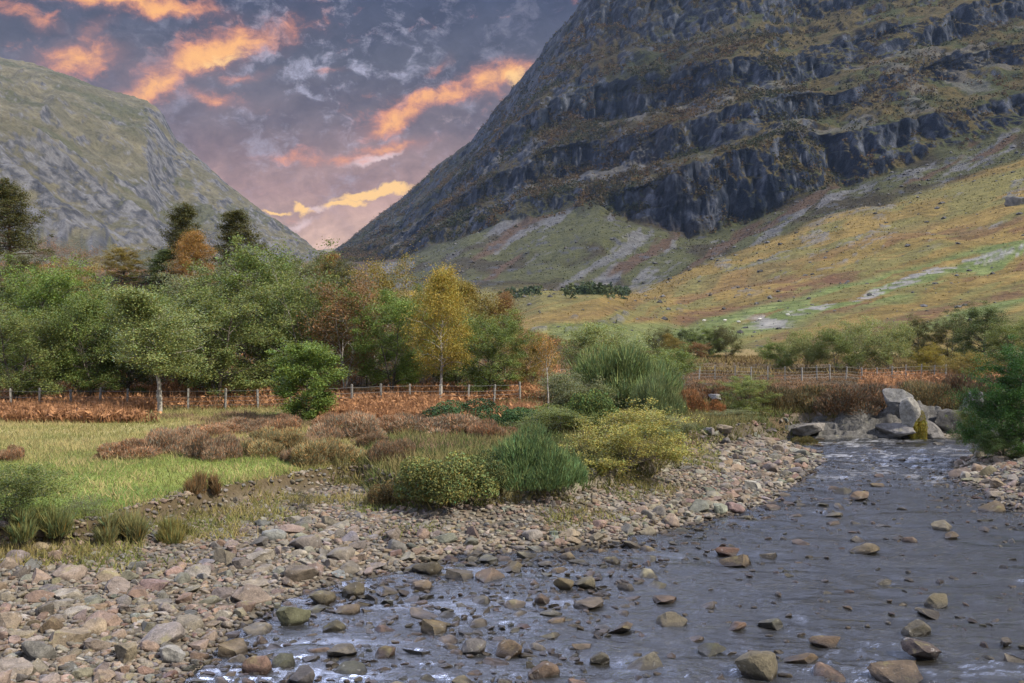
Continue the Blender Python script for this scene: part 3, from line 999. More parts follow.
def put_tree(kind, name, cat, label, loc, H, Wd, col, rz, group=None, bark=None):
    """one tree: an Empty at its foot, with trunk and crown as parts"""
    k = KIND[kind]
    e = bpy.data.objects.new(name, None)
    COL.objects.link(e)
    e.location = loc
    e.rotation_euler = (0, 0, rz)
    e.scale = (Wd / (2 * k['R']), Wd / (2 * k['R']), H / k['H'])
    e['label'] = label
    e['category'] = cat
    if group:
        e['group'] = group
    t = obj('trunk', k['trunk'], e)
    if bark is not None:
        t.material_slots[0].link = 'OBJECT'
        t.material_slots[0].material = bark
    cwn = obj('crown', k['crown'], e)
    cwn.color = (*col, 1)
    return e


KIND = {
    'alder': gen_tree('alder', 1, 6.5, 2.6, 0.10, 34, 1, 150, 0.048, 0.27),
    'alder2': gen_tree('alder_b', 2, 6.5, 2.6, 0.08, 34, 2, 150, 0.048, 0.27),
    'rowan': gen_tree('rowan', 3, 6.0, 2.6, 0.14, 32, 3, 140, 0.048, 0.26),
    'birch': gen_tree('birch', 4, 7.0, 2.1, 0.30, 34, 1, 115, 0.042, 0.30, shape='birch', bark=M_BIRCH, r0=0.013, droop=0.25, subs=6),
    'birch2': gen_tree('birch_b', 5, 7.0, 2.1, 0.24, 34, 1, 105, 0.042, 0.32, shape='birch', bark=M_BIRCH, r0=0.013, droop=0.25, lean=0.05, subs=6),
    'airy': gen_tree('airy_tree', 6, 6.5, 2.1, 0.22, 34, 4, 34, 0.05, 0.34, shape='birch', bark=M_BIRCH, r0=0.013, subs=7),
    'pine': gen_tree('pine', 7, 8.0, 2.3, 0.20, 60, 1, 62, 0.050, 0.22, shape='pine', bark=M_PINE, r0=0.017),
    'pine2': gen_tree('pine_b', 8, 8.0, 2.3, 0.12, 64, 1, 62, 0.050, 0.22, shape='pine', bark=M_PINE, r0=0.015),
    'willow': gen_tree('willow', 9, 3.0, 1.9, 0.05, 34, 6, 95, 0.034, 0.20, shape='bush', r0=0.016),
    'willow2': gen_tree('willow_b', 10, 3.0, 1.9, 0.05, 40, 7, 95, 0.034, 0.18, shape='bush', r0=0.016),
    'sapling': gen_tree('sapling', 11, 3.4, 1.1, 0.06, 30, 1, 120, 0.042, 0.18, shape='round', r0=0.012),
    'bare': gen_tree('bare_shrub', 12, 3.6, 1.9, 0.05, 30, 5, 9, 0.045, 0.30, shape='bush', r0=0.012, subs=8),
    'snag': gen_tree('snag', 13, 5.0, 1.3, 0.62, 14, 1, 10, 0.055, 0.30, shape='birch', bark=M_BIRCH, r0=0.016, subs=6),
}

GREEN = (0.116, 0.152, 0.04)
BRIGHT = (0.126, 0.18, 0.04)
OLIVE = (0.132, 0.158, 0.048)
PALE = (0.168, 0.198, 0.068)
GREYGREEN = (0.15, 0.165, 0.08)
DARK = (0.068, 0.092, 0.03)
DKOLIVE = (0.082, 0.082, 0.029)
OCHRE = (0.196, 0.155, 0.041)
YELLOW = (0.285, 0.225, 0.048)
ORANGE = (0.26, 0.150, 0.045)
RUST = (0.182, 0.105, 0.046)
PINKBR = (0.203, 0.115, 0.081)

rs = random.Random(5)
TREES = [
    # kind, name, category, column, distance, top row, width px, colour, label
    ('alder2', 'alder_tree', 'tree', 14, 50, 306, 96, OLIVE, 'greyish olive leafy tree at the photo\'s left edge, behind the wire fence'),
    ('alder', 'alder_tree', 'tree', 45, 55, 262, 100, BRIGHT, 'tall bright green bushy tree behind the fence near the left edge'),
    ('rowan', 'alder_tree', 'tree', 92, 53, 292, 92, GREEN, 'mid green broad tree behind the fence, in front of the rusty bracken patch'),
    ('alder', 'alder_tree', 'tree', 128, 54, 312, 70, DARK, 'low dark green tree just left of the white birch trunk at the fence'),
    ('birch', 'birch_tree', 'tree', 160, 46, 290, 96, PALE, 'pale green birch whose white trunk stands in front of the wire fence'),
    ('alder2', 'alder_tree', 'tree', 218, 53, 284, 118, OLIVE, 'broad pale olive tree with low spreading boughs behind the middle fence posts'),
    ('alder', 'alder_tree', 'tree', 258, 60, 243, 116, GREEN, 'tallest mid green tree of the grove, rising behind the broad olive one'),
    ('rowan', 'alder_tree', 'tree', 205, 63, 268, 90, GREYGREEN, 'greyish green tree behind the grove under the two dark pines'),
    ('sapling', 'rowan_sapling', 'young tree', 306, 42.5, 344, 66, BRIGHT, 'bright green bushy sapling on the meadow in front of the fence'),
    ('airy', 'birch_tree', 'tree', 308, 57, 268, 78, OLIVE, 'thin olive birch just above the bright green sapling on the meadow'),
    ('airy', 'birch_tree', 'tree', 345, 56, 278, 76, RUST, 'half bare brownish birch with several pale stems behind the fence'),
    ('rowan', 'alder_tree', 'tree', 392, 55, 292, 80, BRIGHT, 'bright green tree immediately left of the yellow birch'),
    ('birch2', 'birch_tree', 'tree', 441, 52, 270, 54, YELLOW, 'golden yellow birch with a white leaning trunk, the brightest tree of the grove'),
    ('alder2', 'alder_tree', 'tree', 489, 54, 312, 76, GREEN, 'green tree with dark arching boughs immediately right of the yellow birch'),
    ('birch', 'birch_tree', 'tree', 478, 63, 283, 62, OCHRE, 'ochre green birch rising behind the yellow birch and the arching tree'),
    ('birch2', 'birch_tree', 'tree', 505, 64, 294, 34, RUST, 'slim brownish birch at the right end of the grove beside the bracken slope'),
    ('airy', 'birch_tree', 'tree', 376, 66, 258, 66, OCHRE, 'ochre birch crown showing above the bright green tree'),
    ('alder', 'shrub_tree', 'tree', 338, 74, 256, 60, DKOLIVE, 'rounded dark olive tree on the knoll in front of the gap in the hills'),
    ('birch', 'birch_tree', 'tree', 322, 80, 254, 36, ORANGE, 'small orange tinged birch on the knoll against the left mountain\'s foot'),
    ('alder2', 'shrub_tree', 'tree', 300, 76, 258, 46, DKOLIVE, 'dark olive tree just left of the small orange tinged birch'),
    ('pine', 'pine_tree', 'tree', 10, 84, 181, 60, DKOLIVE, 'tall dark pine on the knoll at the photo\'s left edge'),
    ('pine', 'pine_tree', 'tree', 183, 82, 206, 50, DKOLIVE, 'tall dark pine standing behind the orange autumn tree on the knoll'),
    ('pine2', 'pine_tree', 'tree', 241, 84, 213, 54, DKOLIVE, 'cone shaped dark pine against the left mountain, right of the orange autumn tree'),
    ('pine2', 'pine_tree', 'tree', 160, 80, 250, 40, DARK, 'short dark pine crouching left of the orange autumn tree'),
    ('birch2', 'birch_tree', 'tree', 194, 78, 232, 40, ORANGE, 'orange autumn tree on the knoll between two dark pines'),
    ('alder', 'shrub_tree', 'tree', 124, 82, 246, 50, OCHRE, 'ochre green bushy tree at the right end of the rusty bracken patch'),
    ('alder2', 'shrub_tree', 'tree', 66, 72, 264, 62, OCHRE, 'ochre bush left of the rusty bracken patch on the knoll'),
    ('bare', 'bare_shrub', 'shrub', 52, 90, 238, 44, PINKBR, 'pinkish brown bare shrub right of the tall pine at the left edge'),
    ('bare', 'bare_shrub', 'shrub', 84, 92, 246, 40, RUST, 'wiry brown bare shrub on the knoll\'s skyline above the bracken patch'),
    ('alder', 'shrub_tree', 'tree', 24, 78, 252, 60, DKOLIVE, 'dark olive bush at the foot of the tall left edge pine'),
    ('alder2', 'shrub_tree', 'tree', 285, 70, 262, 60, GREYGREEN, 'greyish green tree behind the thin olive birch'),
    ('rowan', 'alder_tree', 'tree', 430, 68, 284, 60, OLIVE, 'olive tree mostly hidden behind the yellow birch'),
    ('alder2', 'alder_tree', 'tree', 75, 58, 280, 90, GREEN, 'green tree filling the gap between the tall bright tree and the broad one'),
    ('rowan', 'alder_tree', 'tree', 180, 58, 296, 90, GREEN, 'green tree seen between the white trunked birch and the broad olive tree'),
    ('alder', 'alder_tree', 'tree', 285, 62, 285, 80, GREEN, 'green tree right behind the bright sapling, above its top'),
    ('rowan', 'alder_tree', 'tree', 330, 62, 290, 84, OLIVE, 'olive tree behind the half bare brownish birch'),
    ('alder', 'alder_tree', 'tree', 368, 60, 300, 70, GREEN, 'green tree between the half bare birch and the bright green tree'),
    ('alder2', 'alder_tree', 'tree', 460, 60, 318, 70, GREEN, 'low green tree filling in behind the yellow birch\'s right side'),
    ('alder', 'alder_tree', 'tree', 140, 66, 288, 90, GREEN, 'green tree behind the dark low one, under the ochre bushy tree'),
    ('alder2', 'alder_tree', 'tree', 20, 62, 272, 90, GREEN, 'green tree behind the greyish olive one at the left edge'),
    ('rowan', 'alder_tree', 'tree', 412, 62, 300, 60, OLIVE, 'olive tree showing between the bright green tree and the yellow birch'),
    ('willow2', 'willow_bush', 'bush', 640, 54, 352, 100, GREEN, 'green bush mass behind the big broom shrub'),
    ('willow', 'willow_bush', 'bush', 598, 50, 374, 110, PALE, 'pale green bush left of the big broom shrub in the scrub'),
    ('willow2', 'willow_bush', 'bush', 560, 37, 405, 80, OLIVE, 'olive bush between the broom tuft and the yellowish willow'),
    ('willow', 'willow_bush', 'bush', 655, 36, 424, 60, OLIVE, 'olive bush on the right flank of the yellowish willow'),
    # scrub by the river
    ('willow', 'willow_bush', 'bush', 604, 62, 324, 96, PALE, 'pale green willow bush at the top of the riverside scrub, below the golden hummock'),
    ('willow2', 'willow_bush', 'bush', 668, 58, 345, 66, GREEN, 'mid green willow sloping down behind the big broom shrub'),
    ('willow2', 'willow_bush', 'bush', 628, 31, 405, 126, (0.24, 0.225, 0.062), 'yellowish green willow bush spreading over the shingle\'s edge'),
    ('willow', 'willow_bush', 'bush', 575, 46, 372, 84, GREYGREEN, 'greyish green bush beside the dead white birch stem'),
    ('willow', 'willow_bush', 'bush', 670, 39, 416, 46, GREYGREEN, 'narrow grey green bush at the right end of the riverside scrub, above the shingle'),
    ('snag', 'dead_birch', 'dead tree', 549, 42.5, 336, 32, ORANGE, 'dead white birch stem with a few orange twigs above the scrub'),
    ('willow', 'willow_bush', 'bush', 532, 58, 334, 50, OCHRE, 'ochre bush on the bracken slope at the left of the pale willow'),
    ('rowan', 'rowan_bush', 'bush', 746, 47, 376, 56, (0.15, 0.18, 0.05), 'yellow green bush growing out of the heather bank left of the pale boulder'),
    ('willow2', 'willow_bush', 'bush', 728, 45, 408, 58, GREYGREEN, 'low dull green bush at the foot of the heather bank beside the shingle'),
    # clump on the flat beyond
    ('willow', 'far_tree', 'tree', 660, 106, 328, 32, DKOLIVE, 'dark olive round tree, leftmost of the clump beyond the heather flat'),
    ('birch', 'far_tree', 'tree', 672, 103, 334, 20, OCHRE, 'narrow ochre tree in the clump beyond the heather flat'),
    ('willow2', 'far_tree', 'tree', 686, 107, 327, 34, DARK, 'darkest tree in the middle of the clump beyond the heather flat'),
    ('rowan', 'far_tree', 'tree', 696, 101, 342, 26, RUST, 'low rusty tree in front of the clump beyond the heather flat'),
    ('alder', 'far_tree', 'tree', 709, 104, 327, 36, GREEN, 'green rounded tree in the clump beyond the heather flat'),
    ('willow', 'far_tree', 'tree', 726, 103, 326, 32, DKOLIVE, 'dark tree at the right end of the clump beyond the heather flat'),
    # row behind the far fence
    ('willow2', 'far_bush', 'bush', 778, 84, 340, 44, GREEN, 'low green bush at the left end of the trees behind the far fence'),
    ('willow', 'far_birch', 'tree', 806, 82, 330, 48, (0.19, 0.215, 0.08), 'pale green birch, leftmost full tree behind the far fence'),
    ('willow2', 'far_birch', 'tree', 836, 80, 326, 52, (0.13, 0.16, 0.05), 'light green feathery birch in the middle of the row behind the far fence'),
    ('airy', 'far_birch', 'tree', 858, 84, 317, 54, (0.19, 0.215, 0.08), 'tall thin pale birch in the row behind the far fence'),
    ('willow', 'far_birch', 'tree', 888, 81, 322, 60, (0.19, 0.215, 0.08), 'broad olive birch directly behind the fence above the pale boulder'),
    ('willow2', 'far_birch', 'tree', 928, 79, 344, 34, (0.22, 0.18, 0.035), 'small yellow birch at the right end of the row behind the far fence'),
    ('alder', 'far_tree', 'tree', 918, 92, 316, 40, DKOLIVE, 'dark olive tree behind the small yellow birch'),
    ('alder2', 'far_tree', 'tree', 950, 92, 316, 44, DKOLIVE, 'dark olive tree right of and behind the small yellow birch'),
    ('alder', 'far_tree', 'tree', 985, 80, 304, 66, DARK, 'large dark green tree near the right edge, tallest of the far trees'),
    ('alder2', 'far_tree', 'tree', 1018, 74, 318, 60, OLIVE, 'olive autumn tree cut by the photo\'s right edge'),
    ('willow', 'far_bush', 'bush', 970, 66, 352, 50, OCHRE, 'ochre bush on the bracken left of the dark riverside alder'),
    # right bank
    ('alder', 'riverside_alder', 'tree', 1020, 37, 340, 92, (0.035, 0.085, 0.018), 'dark green alder leaning over the river at the right edge'),
    ('willow2', 'willow_bush', 'bush', 974, 39.5, 404, 40, (0.10, 0.12, 0.035), 'pale green bush at the left foot of the dark riverside alder'),
    ('willow', 'willow_bush', 'bush', 1000, 36.5, 430, 52, (0.05, 0.08, 0.02), 'low dark bush under the riverside alder at the stones'),
    ('willow2', 'riverside_bush', 'bush', 1003, 37.5, 372, 74, (0.05, 0.105, 0.025), 'dense dark green bush in front of the riverside alder at the right edge'),
    # near left
    ('willow', 'willow_bush', 'bush', 8, 21.6, 462, 120, (0.10, 0.125, 0.032), 'sparse green willow shoots at the photo\'s left edge above the stones'),
    ('bare', 'low_shrub', 'shrub', 84, 22.6, 492, 60, (0.085, 0.08, 0.03), 'dark twiggy shrub on the bank edge near the left'),
    ('bare', 'low_shrub', 'shrub', 302, 26.5, 486, 26, (0.06, 0.055, 0.022), 'small dark shrub alone on the gravel under the turf bank'),
]
for kind, name, cat, px, D, top, wpx, col, label in TREES:
    x, y, z = at(px, D)
    ztop = CAMZ + (HY - top) * D / F
    H = max(0.5, ztop - z)
    put_tree(kind, name, cat, label, (x, y, z - 0.05), H * 1.02, wpx * D / F * (1.15 if D > 45 and px < 520 else 1.08), col, rs.uniform(0, 6.28))


# ---------- domed shrubs: heather, broom, gorse, bramble
def dome_points(rng, n_, lobes, fill=0.25):
    """points on the surfaces of several lobes that make an uneven dome of radius 1 and height 1"""
    la = rng.uniform(0, 6.28, lobes)
    lrd = np.sqrt(rng.uniform(0, 1, lobes)) * 0.82
    lr = rng.uniform(0.15, 0.44, lobes)
    lz = (1 - lrd ** 2) * rng.uniform(0.2, 0.85, lobes)
    cx_ = np.stack([np.cos(la) * lrd, np.sin(la) * lrd, lz], 1)
    i = rng.choice(lobes, n_, p=lr ** 2 / np.sum(lr ** 2))
    d_ = rng.normal(size=(n_, 3))
    d_[:, 2] = np.abs(d_[:, 2]) * 0.9 - 0.25
    d_ /= np.linalg.norm(d_, axis=1, keepdims=True)
    r_ = lr[i] * (1 - fill * rng.uniform(0, 1, n_) ** 2)
    P_ = cx_[i] + d_ * r_[:, None]
    low = rng.uniform(0, 1, n_) < 0.3
    P_[low, 2] *= rng.uniform(0.0, 0.8, low.sum())
    P_[:, 2] = np.clip(P_[:, 2], 0.0, None)
    P_[:, 2] /= P_[:, 2].max()
    P_[:, :2] /= np.percentile(np.hypot(P_[:, 0], P_[:, 1]), 98)
    return P_, d_, i


def gen_dome(name, seed, n_, R, H, lobes, L, w, style, warm=0.15):
    rng = np.random.default_rng(seed)
    P_, d_, li_ = dome_points(rng, n_, lobes)
    P_ = P_ * np.array([R, R, H])
    if style == 'leaf':
        V, f = leaves(rng, P_, L, 0.3)
        k = 4
    else:
        up = {'heather': 0.7, 'broom': 1.1}[style]
        D_ = d_ * 0.8 + np.array([0, 0, up]) + rng.normal(0, 0.28, (n_, 3))
        L_ = L * rng.uniform(0.5, 1.3, n_) * np.where(rng.uniform(0, 1, n_) < 0.06, 1.9, 1.0)
        V, f = sprigs(rng, P_ - D_ * 0.25 * L, D_, L_, w * rng.uniform(0.6, 1.4, n_))
        k = 3
    lob = rng.uniform(0.7, 1.3, lobes)
    c_ = tints(rng, n_, k, 0.6, 1.4, warm) * np.repeat(lob[li_], k)[:, None]
    return mesh(name, V, [f], M_SPRIG, c_)


DOME = {
    'heather': [gen_dome('heather%d' % i, 200 + i, 7000, 1.0, 0.5, 16, 0.11, 0.016, 'heather', 0.22) for i in range(4)],
    'bigheather': [gen_dome('bigheather%d' % i, 205 + i, 17000, 1.0, 0.5, 20, 0.062, 0.0085, 'heather', 0.22) for i in range(3)],
    'broom': [gen_dome('broom%d' % i, 210 + i, 20000, 1.0, 1.0, 30, 0.12, 0.0065, 'broom', 0.14) for i in range(2)],
    'leafy': [gen_dome('leafy%d' % i, 220 + i, 16000, 1.0, 0.7, 18, 0.024, 0, 'leaf', 0.2) for i in range(2)],
    'tussock': [gen_dome('tussock%d' % i, 230 + i, 4500, 0.5, 0.3, 12, 0.16, 0.006, 'broom', 0.2) for i in range(2)],
}


def put_dome(kind, name, cat, label, px, D, wpx, hpx, col, group=None, i=0, sink=0.04):
    x, y, z = at(px, D)
    me_ = DOME[kind][i % len(DOME[kind])]
    R0, H0 = {'heather': (1, .5), 'bigheather': (1, .5), 'broom': (1, 1), 'leafy': (1, .7), 'tussock': (.5, .3)}[kind]
    o_ = obj(name, me_, None, (x, y, z - sink), label=label, category=cat)
    s1_ = wpx * D / F / 2 / R0
    o_.scale = (s1_, s1_ * rs.uniform(0.75, 1.1), hpx * D / F / H0)
    o_.rotation_euler = (0, 0, rs.uniform(0, 6.28))
    o_.color = (*col, 1)
    if group:
        o_['group'] = group
    return o_


HB = (0.27, 0.165, 0.1)
HP = (0.235, 0.160, 0.105)
HD = (0.15, 0.1, 0.062)
HG = (0.2, 0.155, 0.075)
HEATH = [
    (135, 31.5, 80, 17, HB, 'long low brown heather mound in the open grass at the left'),
    (172, 32.5, 58, 24, HP, 'taller purplish brown heather mound just right of the long low one'),
    (212, 31.0, 52, 24, HP, 'round brown heather mound above the turf bank, third from the left'),
    (12, 30.5, 34, 15, HB, 'small rusty heather tuft at the photo\'s left edge'),
    (212, 37.5, 58, 12, HB, 'flat heather patch behind the round mound in the meadow'),
    (250, 38.5, 44, 15, HP, 'small purplish heather mound left of the bright green sapling'),
    (283, 38.2, 46, 18, HB, 'brown heather mound at the foot of the bright green sapling'),
    (272, 32.2, 64, 22, HG, 'greenish brown heather mound in the middle of the meadow'),
    (322, 31.0, 84, 22, HG, 'wide olive brown heather mound just above the turf bank'),
    (292, 30.6, 26, 14, HP, 'small grey purple heather tuft in front of the wide olive mound'),
    (346, 36.0, 66, 24, HP, 'large grey purple heather mound right of the sapling'),
    (382, 38.0, 56, 16, HB, 'rusty heather mound behind the small bright green lawn'),
    (330, 40.5, 44, 13, HB, 'low heather at the bracken\'s edge right of the sapling'),
    (392, 31.0, 50, 22, HD, 'dark heather mound at the right end of the turf bank'),
    (436, 37.0, 84, 20, HP, 'broad pinkish brown heather mound left of the green broom'),
    (486, 36.0, 56, 20, HB, 'brown heather mound touching the green broom tuft'),
    (412, 40.0, 44, 14, HD, 'dark heather mound beside the juniper'),
    (372, 34.0, 40, 12, HD, 'small dark heather between the grey mound and the turf bank'),
    (452, 40.5, 50, 12, HB, 'thin heather strip in front of the dark juniper'),
    (850, 49.5, 110, 27, HD, 'large dark heather clump overhanging the pale bedrock'),
    (800, 49.8, 84, 24, HG, 'olive brown heather clump left of the large dark one on the far bank'),
    (768, 49.0, 50, 26, HG, 'olive heather clump beside the yellow green bush on the far bank'),
    (932, 49.5, 76, 30, HG, 'dark olive heather clump right of the pale boulder'),
    (972, 50.0, 60, 36, HD, 'dark heather clump above the rocks under the riverside alder'),
    (880, 52.5, 70, 18, HB, 'rusty heather clump directly behind the pale boulder'),
    (820, 54.0, 80, 16, HB, 'rusty brown heather clump under the far fence, mid bank'),
    (712, 52.0, 62, 20, HB, 'brown heather clump below the leaning fence post'),
    (760, 54.0, 60, 15, HP, 'pinkish heather clump under the far fence\'s left half'),
    (912, 54.5, 60, 16, HP, 'pinkish heather clump under the far fence\'s right end'),
    (690, 46.5, 44, 24, (0.22, 0.11, 0.05), 'orange bracken clump beside the narrow grey green bush'),
    (716, 46.0, 34, 18, (0.25, 0.12, 0.05), 'bright orange bracken clump at the foot of the yellow green bush'),
    (806, 45.2, 44, 12, (0.10, 0.085, 0.03), 'low moss green clump at the edge of the shingle by the far bank'),
]
for i, (px, D, w_, h_, c_, lb) in enumerate(HEATH):
    nm, ct = ('bracken_clump', 'bracken') if 'bracken clump' in lb else ('heather_clump', 'heather')
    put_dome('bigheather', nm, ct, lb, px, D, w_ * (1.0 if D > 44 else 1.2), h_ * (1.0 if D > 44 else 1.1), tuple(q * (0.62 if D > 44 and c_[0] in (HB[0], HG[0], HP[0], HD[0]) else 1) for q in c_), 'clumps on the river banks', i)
put_dome('broom', 'broom_shrub', 'shrub', 'big bright green broom shrub crowning the riverside scrub', 622, 48, 118, 68, (0.125, 0.165, 0.062), None, 0)
put_dome('broom', 'broom_shrub', 'shrub', 'second green broom shrub, on the right shoulder of the biggest one', 655, 45, 66, 46, (0.125, 0.155, 0.065), None, 1)
put_dome('broom', 'broom_shrub', 'shrub', 'vivid green grassy broom tuft at the shingle, left of the yellowish willow', 535, 28.0, 104, 60, (0.095, 0.14, 0.052), None, 1)
put_dome('leafy', 'juniper_bush', 'bush', 'dark green low juniper spreading behind the pinkish heather mound', 462, 42.5, 92, 24, (0.035, 0.068, 0.024), None, 0)
put_dome('leafy', 'juniper_bush', 'bush', 'dark green juniper sprawling right towards the broom tuft', 510, 40, 70, 22, (0.038, 0.075, 0.025), None, 1)
put_dome('leafy', 'bramble_bush', 'bush', 'mixed green and yellow bramble thicket at the shingle left of the broom tuft', 440, 26.6, 116, 42, (0.125, 0.135, 0.042), None, 1)
put_dome('leafy', 'bramble_bush', 'bush', 'small reddish green bramble left of the mixed thicket', 396, 27.0, 54, 28, (0.13, 0.095, 0.04), None, 0)
put_dome('leafy', 'bramble_bush', 'bush', 'dull green bramble between the thicket and the broom tuft', 488, 27.2, 60, 34, (0.095, 0.115, 0.04), None, 0)
put_dome('leafy', 'low_bush', 'bush', 'yellow green bush under the dead white birch stem', 540, 41, 66, 24, (0.09, 0.11, 0.03), None, 0)
put_dome('leafy', 'low_bush', 'bush', 'green bush hiding the foot of the greyish bush in the scrub', 590, 38, 70, 44, (0.075, 0.105, 0.03), None, 1)
put_dome('leafy', 'low_bush', 'bush', 'small yellow leaved bush growing beside the pale boulder', 918, 46.8, 22, 30, (0.20, 0.17, 0.03), None, 0)
put_dome('tussock', 'grass_tussock', 'tussock', 'olive grass tussock at the stones below the turf bank', 172, 22.9, 54, 20, (0.13, 0.12, 0.04), None, 0)
put_dome('tussock', 'grass_tussock', 'tussock', 'green tussock drooping over the near bank by the twiggy shrub', 118, 22.3, 60, 22, (0.13, 0.125, 0.05), None, 1)
put_dome('tussock', 'grass_tussock', 'tussock', 'brown grass tussock on the lip of the turf bank', 205, 26.2, 40, 18, (0.13, 0.085, 0.04), None, 0)
put_dome('tussock', 'grass_tussock', 'tussock', 'lush green tussock at the left edge under the willow shoots', 34, 21.6, 70, 24, (0.115, 0.125, 0.045), None, 1)

# ---------- grass, bracken, moorland heather: ground cover nobody could count
def scatter(rng, n_, x0, x1, y0, y1, wide=False):
    y_ = rng.uniform(y0, y1, n_)
    if wide:
        x_ = rng.uniform(x0, x1, n_)
    else:
        x_ = (rng.uniform(x0, x1, n_) - 512) / F * y_
    return x_, y_


def cover(name, rng, x_, y_, L, w, lean, cols, seed, droop=0.0):
    z_ = ground_h(x_, y_)
    n_ = len(x_)
    nn = fbm(x_ / 1.5, y_ / 1.5, o=4, seed=seed)
    P_ = np.stack([x_, y_, z_ - 0.02], 1)
    D_ = rng.normal(0, lean, (n_, 3))
    D_[:, 2] = 1.0
    L_ = L * rng.uniform(0.45, 1.3, n_) * (0.55 + 0.9 * nn)
    if droop:
        D_ /= np.linalg.norm(D_, axis=1, keepdims=True)
        P2 = P_ + D_ * (L_ * 0.62)[:, None]
        D2 = D_ + rng.normal(0, droop, (n_, 3))
        D2[:, 2] -= 0.9
        V1, f1 = leaves(rng, P2, w * 1.0, 0.3, 0.42)
        V, f = sprigs(rng, P_, D_, L_, w * 0.22)
        c_ = lerp(cols[0], cols[1], np.clip(rng.normal(0.5, 0.3, n_) + 1.6 * (nn - 0.5), 0, 1)) * rng.uniform(0.65, 1.3, (n_, 1))
        Vv = np.concatenate([V, V1])
        me_ = mesh(name, Vv, [f, f1 + len(V)], M_BLADE, np.concatenate([np.repeat(c_ * 0.8, 3, 0), np.repeat(c_, 4, 0)]))
    else:
        V, f = sprigs(rng, P_, D_, L_, w * rng.uniform(0.6, 1.4, n_))
        c_ = lerp(cols[0], cols[1], np.clip(rng.normal(0.5, 0.25, n_) + 2.0 * (nn - 0.5), 0, 1)) * rng.uniform(0.7, 1.3, (n_, 1))
        me_ = mesh(name, V, [f], M_BLADE, np.repeat(c_, 3, 0))
    return obj(name, me_, kind='stuff')


def inmeadow(x_, y_, off=0.0):
    w_ = (fbm(x_ / 1.3, y_ / 1.3, o=3, seed=3) - 0.5) * 1.3
    return sdist(MEADOW, x_, y_) + w_ < off


R_ = np.random.default_rng(77)
# green turf near the bank
x_, y_ = scatter(R_, 130000, -120, 470, 20, 37)
k_ = inmeadow(x_, y_, -0.2)
green_w = ss(35.5, 30, y_ + 8 * (fbm(x_ / 6, y_ / 6, o=4, seed=52) - 0.5))
k1 = k_ & (R_.uniform(0, 1, len(x_)) < green_w)
cover('turf_grass', R_, x_[k1], y_[k1], 0.085, 0.014, 0.5, [(0.12, 0.185, 0.036), (0.24, 0.26, 0.075)], 130)
# straw coloured grass behind
x_, y_ = scatter(R_, 120000, -120, 540, 24, 50)
k_ = inmeadow(x_, y_, -0.2)
sw = 1 - 0.62 * ss(34, 29, y_ + 8 * (fbm(x_ / 6, y_ / 6, o=4, seed=52) - 0.5))
k1 = k_ & (R_.uniform(0, 1, len(x_)) < sw)
cover('straw_grass', R_, x_[k1], y_[k1], 0.19, 0.014, 0.5, [(0.17, 0.175, 0.055), (0.36, 0.29, 0.13)], 131)
# rough grass along the lip of the bank and in the shingle edge
x_, y_ = scatter(R_, 170000, -20, 720, 20, 45)
dmm = sdist(MEADOW, x_, y_) + (fbm(x_ / 1.3, y_ / 1.3, o=3, seed=3) - 0.5) * 1.3
pr = 0.4 * np.exp(-((dmm + 0.3) / 0.3) ** 2) + 1.0 * ss(0.47, 0.58, fbm(x_ / 1.8, y_ / 1.1, o=3, seed=133)) * ss(3.0, 1.2, dmm) * (dmm > 0)
k1 = R_.uniform(0, 1, len(x_)) < pr
cover('bank_grass', R_, x_[k1], y_[k1], 0.27, 0.015, 0.7, [(0.13, 0.15, 0.040), (0.27, 0.21, 0.085)], 132)
# bracken
bx, by = [], []
for (n_, a, b_, c_, d_) in ((9000, -150, 160, 41, 47.5), (7000, 318, 545, 41.5, 47), (9000, 318, 570, 47, 60), (9000, -200, 330, 48, 60), (5200, 505, 600, 50, 68), (5000, 860, 1080, 56, 80)):
    q1, q2 = scatter(R_, n_, a, b_, c_, d_)
    kk_ = fbm(q1 / 3, q2 / 3, o=3, seed=140) > 0.38
    bx.append(q1[kk_])
    by.append(q2[kk_])
q1, q2 = scatter(R_, 14000, -200, 560, 60, 105)
bx.append(q1)
by.append(q2)
cover('bracken', R_, np.concatenate(bx), np.concatenate(by), 0.62, 0.125, 0.35, [(0.20, 0.10, 0.048), (0.42, 0.22, 0.105)], 141, 0.5)
# moorland heather and bracken on the far flat
hx_, hy_ = scatter(R_, 60000, 640, 1120, 47, 80)
kk_ = (sdist(MEADOW, hx_, hy_) < -0.3)
cover('moor_heather', R_, hx_[kk_], hy_[kk_], 0.17, 0.035, 1.3, [(0.06, 0.046, 0.022), (0.22, 0.125, 0.065)], 142)
hx_, hy_ = scatter(R_, 30000, 500, 1120, 78, 118)
cover('moor_grass', R_, hx_, hy_, 0.45, 0.06, 0.6, [(0.10, 0.065, 0.03), (0.20, 0.15, 0.06)], 143)
hx_, hy_ = scatter(R_, 60000, 150, 560, 28, 45)
kk_ = inmeadow(hx_, hy_, -0.6) & (R_.uniform(0, 1, len(hx_)) < ss(0.50, 0.58, fbm(hx_ / 2.6, hy_ / 2.6, o=4, seed=147)) * ss(30.5, 33, hy_))
cover('meadow_heather', R_, hx_[kk_], hy_[kk_], 0.27, 0.022, 0.7, [(0.11, 0.075, 0.040), (0.27, 0.175, 0.11)], 148)
